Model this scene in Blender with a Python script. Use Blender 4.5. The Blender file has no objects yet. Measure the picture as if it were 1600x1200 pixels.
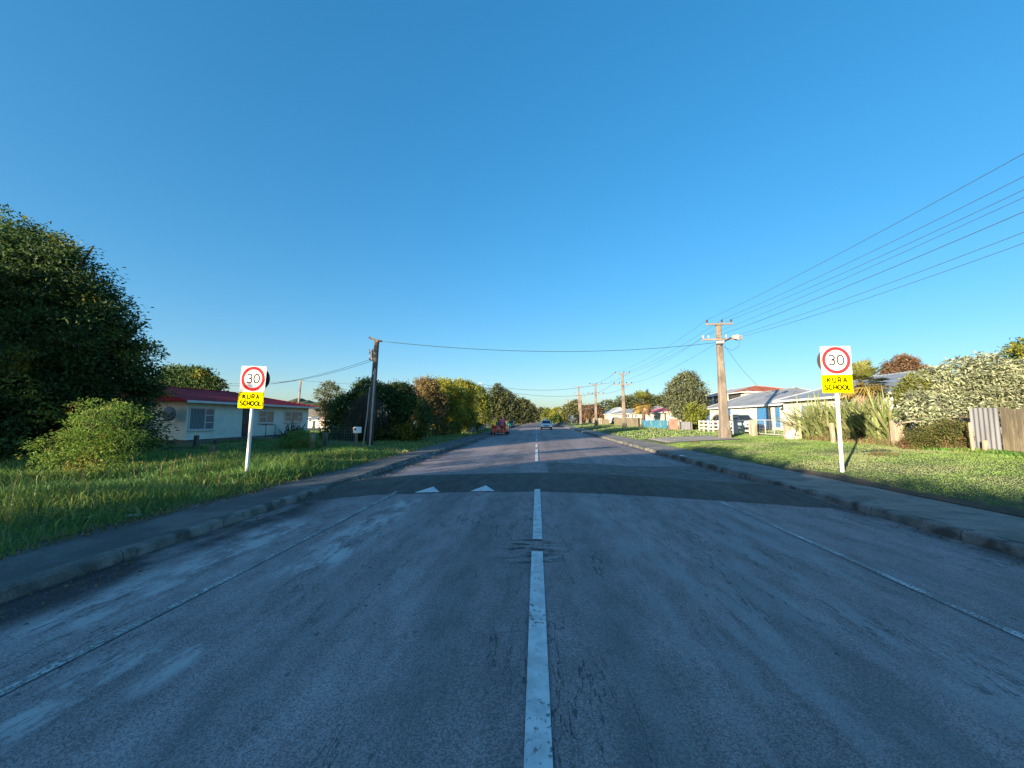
import bpy, math, random
import numpy as np
from mathutils import Vector
R = math.radians
sc = bpy.context.scene
COL = sc.collection
random.seed(7)

# ------------------------------------------------------------ camera
F = 622.0
YAW, PIT = R(3.5), math.atan(55 / F)
CAM = Vector((0, 0, 1.6))
FWD = Vector((-math.sin(YAW) * math.cos(PIT), math.cos(YAW) * math.cos(PIT), math.sin(PIT)))
RGT = Vector((math.cos(YAW), math.sin(YAW), 0))
UPV = RGT.cross(FWD)
cd = bpy.data.cameras.new('camera')
cd.sensor_width = 36
cd.lens = 36 * F / 1600
cd.clip_end = 3000
cam = bpy.data.objects.new('camera', cd)
COL.objects.link(cam)
cam.location = CAM
cam.rotation_euler = (math.pi / 2 + PIT, 0, YAW)
sc.camera = cam


def ray(px, py):
    return RGT * ((px - 800) / F) + UPV * ((600 - py) / F) + FWD


def on(px, py, ax, v):
    d = ray(px, py)
    return CAM + d * ((v - CAM[ax]) / d[ax])


def onX(px, py, v): return on(px, py, 0, v)
def onY(px, py, v): return on(px, py, 1, v)
def onZ(px, py, v): return on(px, py, 2, v)


def mpp(p):
    """metres per photo pixel at a point"""
    return (Vector(p) - CAM).dot(FWD) / F


LX = [-400, -60, -22, -14, -9, -7.2, -6.35, -6.12, -6.06]
LZ = [0.6, 0.25, 0.16, 0.14, 0.10, 0.05, 0.0, -0.02, -0.6]
RX = [7.66, 7.72, 8.3, 10, 15.5, 22, 60, 400]
RZ = [-0.6, 0.055, 0.15, 0.25, 0.50, 0.58, 0.9, 1.5]
_r = np.random.RandomState(5)
_k = _r.uniform(-1, 1, (10, 2)) * 1.6
_p = _r.uniform(0, 6.28, 10)


def lump(x, y, f=1.0):
    s = 0
    for i in range(10):
        s = s + np.sin((_k[i, 0] * x + _k[i, 1] * y) * f + _p[i])
    return s / 5.0


def gz(x, y):
    x = np.asarray(x, float)
    y = np.asarray(y, float)
    z = np.interp(x, LX + RX, LZ + RZ)
    amp = np.interp(x, [-40, -12, -8, -6.4, -6.2, 7.8, 9, 16, 30], [.05, .08, .07, .01, 0, 0, .02, .03, .03])
    return z + amp * lump(x, y)


def ground(px, py):
    p = onZ(px, py, 0.2)
    for _ in range(12):
        p = onZ(px, py, float(gz(p.x, p.y)) * .6 + p.z * .4)
    return p


KL, KR = -4.95, 6.0          # kerb faces
_ex = [-6, -4.9, -3.6, -1.8, 0, 2.1, 3.5, 5.2, 6.2]
_ey = [8.0, 8.05, 8.8, 9.0, 9.05, 8.95, 8.65, 8.25, 8.1]


def hump_front(x):
    return np.interp(x, _ex, _ey)


def road_z(x, y):
    x = np.asarray(x, float)
    y = np.asarray(y, float)
    z = -0.02 * np.abs(x)
    t = y - hump_front(x)
    h = np.interp(t, [0, .15, 1.3, 2.4, 3.6], [0, .012, .075, .075, 0])
    return z + h


# ------------------------------------------------------------ scene helpers
def tag(o, label=None, cat=None, group=None, kind=None):
    if label: o['label'] = label
    if cat: o['category'] = cat
    if group: o['group'] = group
    if kind: o['kind'] = kind
    return o


def thing(name, label, cat, loc=(0, 0, 0), group=None):
    o = bpy.data.objects.new(name, None)
    o.empty_display_size = .2
    COL.objects.link(o)
    o.location = loc
    return tag(o, label, cat, group)


def wloc(o):
    v = Vector((0, 0, 0))
    while o:
        v += o.location
        o = o.parent
    return v


def link_mesh(name, me, mats, parent=None, origin=None):
    o = bpy.data.objects.new(name, me)
    COL.objects.link(o)
    for m in (mats if isinstance(mats, (list, tuple)) else [mats]):
        me.materials.append(m)
    if parent:
        o.parent = parent
    elif origin is not None:
        o.location = origin
    return o


def np_mesh(name, V, T, smooth=False):
    V = np.asarray(V, np.float32).reshape(-1, 3)
    T = np.asarray(T, np.int32)
    k = T.shape[1]
    me = bpy.data.meshes.new(name)
    me.vertices.add(len(V))
    me.vertices.foreach_set('co', V.ravel())
    me.loops.add(T.size)
    me.loops.foreach_set('vertex_index', T.ravel())
    me.polygons.add(len(T))
    me.polygons.foreach_set('loop_start', np.arange(0, T.size, k, dtype=np.int32))
    if smooth:
        me.polygons.foreach_set('use_smooth', np.ones(len(T), bool))
    me.update(calc_edges=True)
    return me


class MB:
    def __init__(s):
        s.v, s.f, s.m = [], [], []
        s.mi = 0

    def add(s, vs, fs):
        b = len(s.v)
        s.v += [tuple(v) for v in vs]
        for f in fs:
            s.f.append([i + b for i in f])
            s.m.append(s.mi)
        return s

    def box(s, x0, x1, y0, y1, z0, z1):
        vs = [(x, y, z) for x in (x0, x1) for y in (y0, y1) for z in (z0, z1)]
        return s.add(vs, [(0, 1, 3, 2), (4, 6, 7, 5), (0, 4, 5, 1), (2, 3, 7, 6), (0, 2, 6, 4), (1, 5, 7, 3)])

    def bbox(s, x0, x1, y0, y1, z0, z1, b=.01):
        """box with chamfered vertical and top edges"""
        ring = lambda d, z: [(x0 + d + b, y0 + d, z), (x1 - d - b, y0 + d, z), (x1 - d, y0 + d + b, z), (x1 - d, y1 - d - b, z),
                             (x1 - d - b, y1 - d, z), (x0 + d + b, y1 - d, z), (x0 + d, y1 - d - b, z), (x0 + d, y0 + d + b, z)]
        vs = ring(b, z0) + ring(0, z0 + b) + ring(0, z1 - b) + ring(b, z1)
        fs = [tuple(range(7, -1, -1)), tuple(range(24, 32))]
        for k in range(3):
            for i in range(8):
                j = (i + 1) % 8
                fs.append((k * 8 + i, k * 8 + j, k * 8 + 8 + j, k * 8 + 8 + i))
        return s.add(vs, fs)

    def quad(s, *p):
        return s.add(p, [tuple(range(len(p)))])

    def tube(s, pts, rad, n=6, cap=True):
        pts = [Vector(p) for p in pts]
        if not isinstance(rad, (list, tuple)): rad = [rad] * len(pts)
        vs, fs = [], []
        up = Vector((0, 0, 1))
        ref = None
        for i, p in enumerate(pts):
            d = (pts[min(i + 1, len(pts) - 1)] - pts[max(i - 1, 0)]).normalized()
            if ref is None:
                ref = d.cross(up)
                if ref.length < .05: ref = d.cross(Vector((1, 0, 0)))
            a = (ref - d * ref.dot(d)).normalized()
            ref = a
            b = d.cross(a)
            for k in range(n):
                t = 2 * math.pi * k / n
                vs.append(p + (a * math.cos(t) + b * math.sin(t)) * rad[i])
        for i in range(len(pts) - 1):
            for k in range(n):
                j = (k + 1) % n
                fs.append((i * n + k, i * n + j, i * n + n + j, i * n + n + k))
        if cap:
            fs.append(tuple(range(n - 1, -1, -1)))
            fs.append(tuple(range((len(pts) - 1) * n, len(pts) * n)))
        return s.add(vs, fs)

    def bar(s, p0, p1, w, h, side=None):
        """rectangular bar from p0 to p1"""
        p0, p1 = Vector(p0), Vector(p1)
        d = (p1 - p0).normalized()
        a = Vector(side) if side else d.cross(Vector((0, 0, 1)))
        if a.length < .05: a = Vector((1, 0, 0))
        a = (a - d * a.dot(d)).normalized()
        b = d.cross(a)
        vs = []
        for p in (p0, p1):
            for u, v in ((-1, -1), (1, -1), (1, 1), (-1, 1)):
                vs.append(p + a * (u * w / 2) + b * (v * h / 2))
        return s.add(vs, [(3, 2, 1, 0), (4, 5, 6, 7), (0, 1, 5, 4), (1, 2, 6, 5), (2, 3, 7, 6), (3, 0, 4, 7)])

    def lathe(s, prof, n=16, axis='z', c=(0, 0, 0)):
        vs, fs = [], []
        for r, h in prof:
            for k in range(n):
                t = 2 * math.pi * k / n
                a, b = r * math.cos(t), r * math.sin(t)
                v = {'z': (a, b, h), 'y': (a, h, b), 'x': (h, a, b)}[axis]
                vs.append((v[0] + c[0], v[1] + c[1], v[2] + c[2]))
        m = len(prof)
        for i in range(m - 1):
            for k in range(n):
                j = (k + 1) % n
                fs.append((i * n + k, i * n + j, i * n + n + j, i * n + n + k))
        fs.append(tuple(range(n - 1, -1, -1)))
        fs.append(tuple(range((m - 1) * n, m * n)))
        return s.add(vs, fs)

    def prism(s, poly, axis, a, b):
        """polygon in the plane perpendicular to axis (2-D points in the two other axes), from a to b"""
        def mk(p, h):
            return {'x': (h, p[0], p[1]), 'y': (p[0], h, p[1]), 'z': (p[0], p[1], h)}[axis]
        n = len(poly)
        vs = [mk(p, a) for p in poly] + [mk(p, b) for p in poly]
        fs = [tuple(range(n - 1, -1, -1)), tuple(range(n, 2 * n))]
        for i in range(n):
            j = (i + 1) % n
            fs.append((i, j, n + j, n + i))
        return s.add(vs, fs)

    def loft(s, rings, cap=True):
        n = len(rings[0])
        vs = [v for r in rings for v in r]
        fs = []
        for i in range(len(rings) - 1):
            for k in range(n):
                j = (k + 1) % n
                fs.append((i * n + k, i * n + j, i * n + n + j, i * n + n + k))
        if cap:
            fs.append(tuple(range(n - 1, -1, -1)))
            fs.append(tuple(range((len(rings) - 1) * n, len(rings) * n)))
        return s.add(vs, fs)

    def build(s, name, mats, parent=None, origin=None, smooth=False, fix=True):
        me = bpy.data.meshes.new(name)
        o3 = wloc(parent) if parent else Vector(origin or (0, 0, 0))
        me.from_pydata([(v[0] - o3.x, v[1] - o3.y, v[2] - o3.z) for v in s.v], [], s.f)
        if fix:
            import bmesh
            bm = bmesh.new()
            bm.from_mesh(me)
            bmesh.ops.recalc_face_normals(bm, faces=bm.faces)
            bm.to_mesh(me)
            bm.free()
        if any(s.m):
            for p, m in zip(me.polygons, s.m): p.material_index = m
        if smooth:
            for p in me.polygons: p.use_smooth = True
        return link_mesh(name, me, mats, parent, o3 if parent is None else None)


def dup(root, loc, label=None, rz=None):
    def cp(o, par):
        c = o.copy()
        COL.objects.link(c)
        c.parent = par
        for ch in list(o.children): cp(ch, c)
        return c
    r = cp(root, None)
    r.location = loc
    if rz is not None: r.rotation_euler = (r.rotation_euler[0], r.rotation_euler[1], rz)
    if label: r['label'] = label
    return r


# ------------------------------------------------------------ materials
class NT:
    def __init__(s, name):
        s.m = bpy.data.materials.new(name)
        s.m.use_nodes = True
        s.t = s.m.node_tree
        s.t.nodes.clear()
        s.out = s.t.nodes.new('ShaderNodeOutputMaterial')
        s.tc = None

    def n(s, typ, ins=None, **kw):
        nd = s.t.nodes.new('ShaderNode' + typ)
        for k, v in kw.items(): setattr(nd, k, v)
        for k, v in (ins or {}).items(): s.set(nd.inputs[k], v)
        return nd

    def set(s, sock, v):
        if isinstance(v, bpy.types.NodeSocket): s.t.links.new(v, sock)
        elif isinstance(v, (tuple, list)) and len(v) == 3 and sock.type == 'RGBA': sock.default_value = (*v, 1)
        else: sock.default_value = v

    def co(s, scale=(1, 1, 1)):
        if s.tc is None: s.tc = s.n('TexCoord')
        return s.n('Mapping', {'Vector': s.tc.outputs['Object'], 'Scale': scale}).outputs[0]

    def noise(s, scale, detail=3, vec=None, rough=.55):
        return s.n('TexNoise', {'Vector': vec if vec is not None else s.co(), 'Scale': scale, 'Detail': detail, 'Roughness': rough}).outputs['Fac']

    def math(s, op, a, b=0.0, clamp=False):
        return s.n('Math', {0: a, 1: b}, operation=op, use_clamp=clamp).outputs[0]

    def rng(s, v, a, b, c=0.0, d=1.0, smooth=True):
        return s.n('MapRange', {'Value': v, 'From Min': a, 'From Max': b, 'To Min': c, 'To Max': d},
                   interpolation_type='SMOOTHSTEP' if smooth else 'LINEAR').outputs[0]

    def mix(s, f, a, b, mode='MIX'):
        nd = s.n('Mix', data_type='RGBA', blend_type=mode)
        s.set(nd.inputs[0], f)
        s.set(nd.inputs[6], a)
        s.set(nd.inputs[7], b)
        return nd.outputs[2]

    def bump(s, h, strength=.3, dist=.01):
        return s.n('Bump', {'Height': h, 'Strength': strength, 'Distance': dist}).outputs[0]

    def princ(s, col, rough=.8, metal=0, normal=None, spec=.4, **ins):
        p = s.n('BsdfPrincipled')
        s.set(p.inputs['Base Color'], col)
        s.set(p.inputs['Roughness'], rough)
        p.inputs['Metallic'].default_value = metal
        p.inputs['Specular IOR Level'].default_value = spec
        if normal is not None: s.set(p.inputs['Normal'], normal)
        for k, v in ins.items(): s.set(p.inputs[k], v)
        return p

    def done(s, sh):
        s.t.links.new(sh.outputs[0], s.out.inputs[0])
        return s.m


def mat(name, col, rough=.8, var=.18, scale=2.5, col2=None, bump=.0, bscale=30, metal=0, stretch=(1, 1, 1), spec=.4, thr=None, joint=None):
    t = NT(name)
    v = t.co(stretch)
    f = t.noise(scale, 4, v)
    lo = tuple(c * (1 - var) for c in col)
    hi = tuple(min(1, c * (1 + var)) for c in col)
    f = t.rng(f, .3, .7)
    c = t.mix(f, lo, hi)
    if col2 is not None:
        g = t.noise(scale * .7 + .3, 6, v, .65)
        a, b = thr or (.5, .62)
        c = t.mix(t.rng(g, a, b), c, col2)
    if joint:
        yy = t.n('SeparateXYZ', {0: t.co()}).outputs[1]
        fr = t.math('FRACT', t.math('ADD', t.math('DIVIDE', yy, joint), t.math('MULTIPLY', t.noise(1.5, 3), .02)))
        c = t.mix(t.math('MULTIPLY', t.rng(fr, .014, .006), .8), c, tuple(x * .25 for x in col))
        sp = t.rng(t.noise(55, 5, None, .8), .35, .7, .7, 1.3)
        c = t.mix(1.0, c, t.n('CombineColor', {0: sp, 1: sp, 2: sp}).outputs[0], 'MULTIPLY')
    nr = t.bump(t.noise(bscale, 4, v), bump, .02) if bump else None
    return t.done(t.princ(c, rough, metal, nr, spec))


def leaf_mat(name, cols, trans=.3, rough=.55, patch=None, pscale=.6, pthr=(.5, .6)):
    t = NT(name)
    g = t.n('NewGeometry')
    cr = t.n('ValToRGB', {'Fac': g.outputs['Random Per Island']})
    el = cr.color_ramp.elements
    el[0].color = (*cols[0], 1)
    el[1].color = (*cols[-1], 1)
    for i, c in enumerate(cols[1:-1]):
        e = el.new((i + 1) / (len(cols) - 1))
        e.color = (*c, 1)
    c = cr.outputs[0]
    nz = t.rng(t.noise(1.3, 3), .3, .7, .75, 1.2)
    c = t.mix(1.0, c, t.n('CombineColor', {0: nz, 1: nz, 2: nz}).outputs[0], 'MULTIPLY')
    if patch:
        c = t.mix(t.rng(t.noise(pscale, 3), *pthr), c, patch)
    p = t.princ(c, rough, spec=.35)
    tr = t.n('BsdfTranslucent', {'Color': c})
    mx = t.n('MixShader', {0: trans, 1: p.outputs[0], 2: tr.outputs[0]})
    return t.done(mx)


M = {}
M['grass_ground'] = mat('grass_soil', (.07, .095, .03), .95, .35, 1.5, (.09, .075, .04), .8, 30, thr=(.55, .7))
M['blade_long'] = leaf_mat('long_grass', [(.07, .17, .035), (.11, .24, .05), (.15, .28, .06), (.21, .28, .08)], .35, .5, (.19, .27, .06), .55)
M['blade_short'] = leaf_mat('lawn_grass', [(.13, .22, .05), (.16, .26, .06), (.19, .29, .075), (.23, .30, .10)], .3, .6, (.24, .28, .12), .35)
M['blade_dry'] = leaf_mat('dry_grass', [(.20, .15, .07), (.28, .21, .10), (.15, .13, .05), (.10, .12, .04)], .25, .7)
M['concrete'] = mat('footpath_concrete', (.235, .215, .185), .9, .18, 1.2, (.15, .14, .12), .35, 60, joint=2.6)
M['path_left'] = mat('footpath_asphalt', (.115, .11, .105), .92, .25, 1.0, (.16, .15, .14), .5, 90, joint=30)
M['kerb'] = mat('kerb_concrete', (.18, .172, .155), .9, .3, 2.5, (.07, .066, .058), .6, 40, thr=(.46, .6), joint=1.55)
M['white_paint'] = mat('white_paint', (.80, .80, .78), .5, .05, 3)
M['post_white'] = mat('sign_post_white', (.78, .79, .78), .4, .05, 6)
M['sign_white'] = mat('sign_white', (.66, .655, .64), .95, .02, 3, spec=.05)
M['sign_yellow'] = mat('sign_yellow', (.95, .80, .0), .95, .02, 3, spec=.05)
M['sign_red'] = mat('sign_red', (.55, .03, .04), .95, .05, 3, spec=.05)
M['sign_black'] = mat('sign_black', (.04, .04, .035), .95, .1, 3, spec=.05)
M['sign_letters'] = mat('sign_letters', (.03, .025, .0), .95, .1, 3, spec=.05)
M['sign_back'] = mat('sign_back', (.06, .05, .05), .6, .2, 3)
M['galv'] = mat('galvanised_steel', (.34, .35, .36), .55, .12, 8, metal=.3)
M['pole_concrete'] = mat('pole_concrete', (.175, .145, .118), .9, .25, 2.0, (.11, .09, .072), .3, 25, stretch=(1, 1, .35))
M['pole_wood'] = mat('pole_wood', (.10, .085, .07), .9, .35, 6, (.05, .042, .035), .5, 30, stretch=(1, 1, .08))
M['wood_arm'] = mat('crossarm_wood', (.22, .18, .14), .9, .2, 6, stretch=(.3, 1, 1))
M['insul'] = mat('insulator_brown', (.035, .022, .018), .3, .2, 6)
M['wire'] = mat('wire_grey', (.05, .06, .075), .6, .1, 3)
M['wire_green'] = mat('wire_green', (.03, .07, .055), .6, .1, 3)
M['bark'] = mat('bark', (.085, .065, .048), .95, .4, 5, (.04, .032, .025), .8, 14, stretch=(1, 1, .25))
M['bark_pale'] = mat('bark_pale', (.30, .27, .22), .95, .3, 5, (.16, .14, .11), .5, 14, stretch=(1, 1, .25))
M['wall_cream'] = mat('weatherboard_pale', (.80, .82, .72), .7, .05, 1.2, (.72, .74, .66), .05, 20)
M['wall_ivory'] = mat('wall_ivory', (.52, .49, .41), .75, .06, 1.2)
M['wall_grey'] = mat('wall_grey', (.50, .51, .50), .75, .05, 1.0)
M['trim'] = mat('trim_white', (.62, .62, .60), .5, .04, 3)
M['blue'] = mat('blue_paint', (.05, .17, .36), .5, .08, 2)
M['bluegrey'] = mat('bluegrey_paint', (.28, .36, .42), .6, .08, 2)
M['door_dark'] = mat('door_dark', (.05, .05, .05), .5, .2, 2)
M['timber'] = mat('fence_timber', (.185, .155, .10), .9, .35, 4, (.10, .085, .06), .5, 30, stretch=(1, 1, .15))
M['timber_grey'] = mat('fence_timber_grey', (.16, .145, .12), .9, .3, 5, (.08, .07, .06), .5, 30, stretch=(1, 1, .15))
M['timber_pale'] = mat('post_pale', (.33, .28, .205), .9, .25, 5, (.18, .145, .105), .5, 25, stretch=(1, 1, .2))
M['rail_white'] = mat('rail_white', (.50, .50, .47), .7, .15, 4, (.32, .32, .30), thr=(.55, .7))
M['chimney'] = mat('chimney', (.30, .24, .20), .9, .2, 8)
M['rubber'] = mat('tyre_rubber', (.02, .02, .02), .8, .2, 5)
M['rim'] = mat('wheel_rim', (.45, .45, .46), .35, .05, 5, metal=.8)
M['lamp_red'] = mat('tail_lamp', (.45, .02, .02), .25, .05, 3)
M['lamp_clear'] = mat('head_lamp', (.75, .76, .78), .15, .05, 3)
M['plastic_black'] = mat('black_trim', (.025, .025, .027), .5, .1, 4)
M['dish'] = mat('dish_grey', (.16, .17, .18), .6, .08, 3)
M['skin'] = mat('skin', (.42, .26, .19), .6, .05, 6)
M['hair'] = mat('hair', (.03, .022, .018), .6, .2, 20)
M['hivis'] = mat('yellow_shirt', (.98, .68, .01), .8, .08, 6)
M['pink'] = mat('pink_shirt', (.72, .10, .22), .8, .08, 6)
M['shorts_red'] = mat('red_shorts', (.42, .05, .03), .85, .1, 6)
M['shoe'] = mat('shoe', (.06, .05, .045), .8, .1, 6)
M['dirt'] = mat('bare_earth', (.075, .055, .038), .98, .35, 4, (.05, .055, .02), .8, 25)
M['paper'] = mat('white_litter', (.8, .8, .8), .7, .05, 3)


def pane_mat(name, base, curtain):
    t = NT(name)
    w = t.n('TexWave', {'Vector': t.co(), 'Scale': 3.2, 'Distortion': 2.5, 'Detail': 2}, wave_type='BANDS', bands_direction='Y').outputs['Fac']
    c = t.mix(t.rng(w, .2, .8), base, curtain)
    return t.done(t.princ(c, .12, spec=.6))


M['pane_curtain'] = pane_mat('pane_curtained', (.09, .12, .14), (.30, .33, .35))
M['pane_dark'] = pane_mat('pane_dark', (.03, .04, .045), (.07, .08, .085))
M['pane_blind'] = pane_mat('pane_blind', (.55, .53, .45), (.66, .63, .54))
M['car_glass'] = mat('car_glass', (.018, .022, .026), .06, .1, 2, spec=.7)


def roof_mat(name, col, axis='Y', pitch=.2, rust=None, thr=(.45, .6), ylim=None, rough=.6, spec=.4):
    t = NT(name)
    w = t.n('TexWave', {'Vector': t.co(), 'Scale': math.pi / 10 / pitch, 'Distortion': 0}, wave_type='BANDS', bands_direction=axis).outputs['Fac']
    f = t.noise(.7, 4)
    c = t.mix(t.rng(f, .3, .7), tuple(x * .82 for x in col), tuple(x * 1.15 for x in col))
    # sheet laps
    lap = t.n('TexWave', {'Vector': t.co(), 'Scale': math.pi / 10 / 2.4, 'Distortion': 0}, wave_type='BANDS', bands_direction=axis, wave_profile='SAW').outputs['Fac']
    c = t.mix(t.rng(lap, .93, 1.0, 0, .35), c, tuple(x * .5 for x in col))
    if rust:
        g = t.noise(.35, 6, t.co((1, 1, .4)), .7)
        f2 = t.rng(g, *thr)
        if ylim:
            yy = t.n('SeparateXYZ', {0: t.co()}).outputs[1]
            f2 = t.math('MULTIPLY', f2, t.rng(yy, ylim[0], ylim[1]))
        c = t.mix(f2, c, t.mix(t.rng(t.noise(2.2, 4), .4, .6), rust[0], rust[1]))
    return t.done(t.princ(c, rough, 0, t.bump(w, .5, .03), spec))


M['roof_red'] = roof_mat('roof_maroon', (.36, .035, .045), 'Y', .25, rough=.9, spec=.08)
M['roof_grey'] = roof_mat('roof_grey', (.24, .255, .27), 'Y', .3)
M['roof_grey2'] = roof_mat('roof_bluegrey', (.21, .24, .28), 'Y', .3)
M['roof_rust'] = roof_mat('roof_rusty', (.33, .34, .33), 'Y', .3, ((.42, .13, .035), (.28, .06, .03)), (.34, .40), (-3.5, -5.5))
M['roof_pink'] = roof_mat('roof_red_bright', (.50, .09, .10), 'Y', .3)
M['iron'] = mat('corrugated_iron', (.15, .155, .17), .6, .2, 1.5, (.13, .095, .075), thr=(.58, .75), stretch=(1, 1, .3))
M['iron_blue'] = mat('corrugated_blue', (.035, .13, .20), .6, .2, 1.2, (.09, .19, .20), thr=(.5, .7))
M['iron_rust'] = mat('rusty_sheet', (.26, .13, .10), .85, .2, 2)
M['iron_pale'] = mat('pale_sheet', (.36, .39, .42), .7, .12, 1.5)


def paint(name, col, flake=0):
    t = NT(name)
    f = t.rng(t.noise(1.5, 3), .3, .7)
    c = t.mix(f, tuple(x * .93 for x in col), col)
    p = t.princ(c, .35, spec=.5)
    p.inputs['Coat Weight'].default_value = .6
    p.inputs['Coat Roughness'].default_value = .08
    return t.done(p)


M['car_white'] = paint('car_paint_white', (.74, .75, .76))
M['car_red'] = paint('car_paint_red', (.80, .085, .03))
M['car_dark'] = paint('car_paint_dark', (.04, .05, .055))
M['car_teal'] = paint('car_paint_teal', (.03, .30, .33))
M['car_grey'] = paint('car_paint_grey', (.20, .27, .30))


def asphalt(name, dark=False):
    t = NT(name)
    co = t.co()
    xyz = t.n('SeparateXYZ', {0: co})
    x, y = xyz.outputs[0], xyz.outputs[1]
    if dark: base = (.100, .088, .078)
    else: base = (.298, .240, .238)
    vs = t.n('TexVoronoi', {'Vector': co, 'Scale': 140, 'Randomness': 1.0})
    chip = t.math('ADD', t.math('MULTIPLY', t.noise(75, 4, None, .75), .6), t.math('MULTIPLY', t.n('SeparateColor', {0: vs.outputs['Color']}).outputs[0], .4))
    mid = t.noise(5, 5, t.co((1, .35, 1)), .6)
    big = t.noise(.45, 4, t.co((1.2, .3, 1)))
    c = t.mix(t.rng(big, .3, .7), tuple(v * .80 for v in base), tuple(v * 1.18 for v in base))
    c = t.mix(t.rng(mid, .25, .75), t.mix(1.0, c, (.80, .80, .80), 'MULTIPLY'), t.mix(1.0, c, (1.15, 1.15, 1.15), 'MULTIPLY'))
    c = t.mix(t.rng(chip, .25, .75), t.mix(1.0, c, (.56, .56, .56), 'MULTIPLY'), t.mix(1.0, c, (1.42, 1.41, 1.38), 'MULTIPLY'))

    def band(cx, w, y0, y1, fade=.5, nz=None, wob=.0):
        xx = x
        if wob:
            wb = t.math('MULTIPLY', t.math('SUBTRACT', t.noise(.8, 3, t.co((0.01, 1, .01))), .5), wob)
            xx = t.math('ADD', x, wb)
        d = t.math('ABSOLUTE', t.math('SUBTRACT', xx, cx))
        m = t.rng(d, w, w * .25)
        m = t.math('MULTIPLY', m, t.rng(y, y0 - fade, y0 + fade))
        m = t.math('MULTIPLY', m, t.rng(y, y1 + fade, y1 - fade))
        if nz is not None:
            m = t.math('MULTIPLY', m, nz)
            m = t.math('MULTIPLY', m, t.rng(t.noise(38, 5, t.co((1.2, .8, 1)), .8), .30, .46))
        return m
    if not dark:
        st = t.rng(t.noise(3.2, 6, t.co((1.6, .55, 1)), .75), .44, .58)
        st2 = t.rng(t.noise(2.0, 6, t.co((1.6, .3, 1)), .7), .45, .6)
        pale = (.56, .52, .50)
        for a in ((-2.85, .30, 1.7, 3.0), (-2.45, .16, 2.4, 3.05), (-2.62, .45, 4.3, 8.2), (-3.9, .6, 3.0, 6.5), (-2.4, .2, 4.6, 5.2)):
            c = t.mix(t.math('MULTIPLY', band(*a, .35, st), .72), c, pale)
        # frosty pale film over the surface between the lanes and to the right
        c = t.mix(t.math('MULTIPLY', band(2.4, 2.6, 2.0, 9.0, 1.5, st2), .45), c, (.36, .36, .355))
        # rubbed wheel tracks
        for cx in (.62, 2.05, -.75, -1.75):
            c = t.mix(t.math('MULTIPLY', band(cx, .33, 0.2, 60, .6, None, .5), .30), c, (.12, .118, .115))
        # wet and oily strip along the left gutter
        c = t.mix(t.math('MULTIPLY', band(-4.75, .75, -6, 40, 1, t.rng(t.noise(.9, 4, t.co((1.2, .5, 1)), .65), .36, .54), .7), .88), c, (.022, .021, .02))
        c = t.mix(t.math('MULTIPLY', band(5.9, .35, -6, 60, 1, t.rng(t.noise(1.2, 4), .3, .6)), .6), c, (.035, .033, .03))
        # cross cracks around the worn break in the centre line
        cr = t.rng(t.noise(7, 5, t.co((.35, 1.3, 1)), .75), .50, .57)
        c = t.mix(t.math('MULTIPLY', band(-.08, .5, 4.55, 5.6, .35, cr), .9), c, (.022, .022, .024))
        # dark spatter
        vo = t.n('TexVoronoi', {'Vector': t.co((1, .6, 1)), 'Scale': 5.5}).outputs['Distance']
        sp = t.math('MULTIPLY', t.rng(vo, .10, .05), t.rng(t.noise(.9, 4), .48, .58))
        c = t.mix(t.math('MULTIPLY', sp, .8), c, (.05, .05, .05))
        # fine cracks running along the lanes
        vc = t.n('TexNoise', {'Vector': t.co((1, .16, 1)), 'Scale': 2.3, 'Detail': 5, 'Roughness': .7}).outputs['Fac']
        cl = t.math('MULTIPLY', t.rng(t.math('ABSOLUTE', t.math('SUBTRACT', vc, .5)), .009, .002), t.rng(t.noise(.6, 3), .46, .56))
        c = t.mix(t.math('MULTIPLY', cl, .75), c, (.05, .05, .05))
    else:
        c = t.mix(t.math('MULTIPLY', t.rng(t.noise(1.3, 6, t.co((.5, 1.3, 1)), .7), .5, .68), .5), c, (.085, .086, .088))
    vo2 = t.n('TexVoronoi', {'Vector': co, 'Scale': 9}).outputs['Distance']
    peb = t.math('MULTIPLY', t.rng(vo2, .055, .03), t.rng(t.noise(3, 2), .55, .6))
    c = t.mix(t.math('MULTIPLY', peb, .75), c, (.35, .35, .34))
    h = t.math('ADD', t.math('MULTIPLY', chip, .6), t.math('MULTIPLY', mid, .4))
    return t.done(t.princ(c, t.rng(mid, .2, .8, .95, .78), 0, t.bump(h, .55, .012), .25))


M['road'] = asphalt('road_asphalt')
M['road_new'] = asphalt('new_asphalt', True)
M['road_mid'] = mat('patched_asphalt', (.130, .118, .110), .9, .25, 3, (.18, .17, .16), .5, 120)


def marking(name, wear, fine=26):
    t = NT(name)
    a = t.noise(fine, 6, t.co((1, .8, 1)), .7)
    b = t.noise(2.5, 3)
    w = t.math('ADD', t.math('MULTIPLY', a, .7), t.math('MULTIPLY', b, .3))
    c = t.mix(t.rng(t.noise(7, 3), .3, .7), (.50, .50, .49), (.70, .70, .69))
    c = t.mix(t.rng(w, wear + .03, wear - .03), c, (.19, .18, .17))
    return t.done(t.princ(c, .75, 0, t.bump(a, .4, .006), .3))


M['mark'] = marking('road_marking', .42)
M['mark_worn'] = marking('road_marking_worn', .53, 60)
M['mark_new'] = marking('road_marking_fresh', .2)

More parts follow.
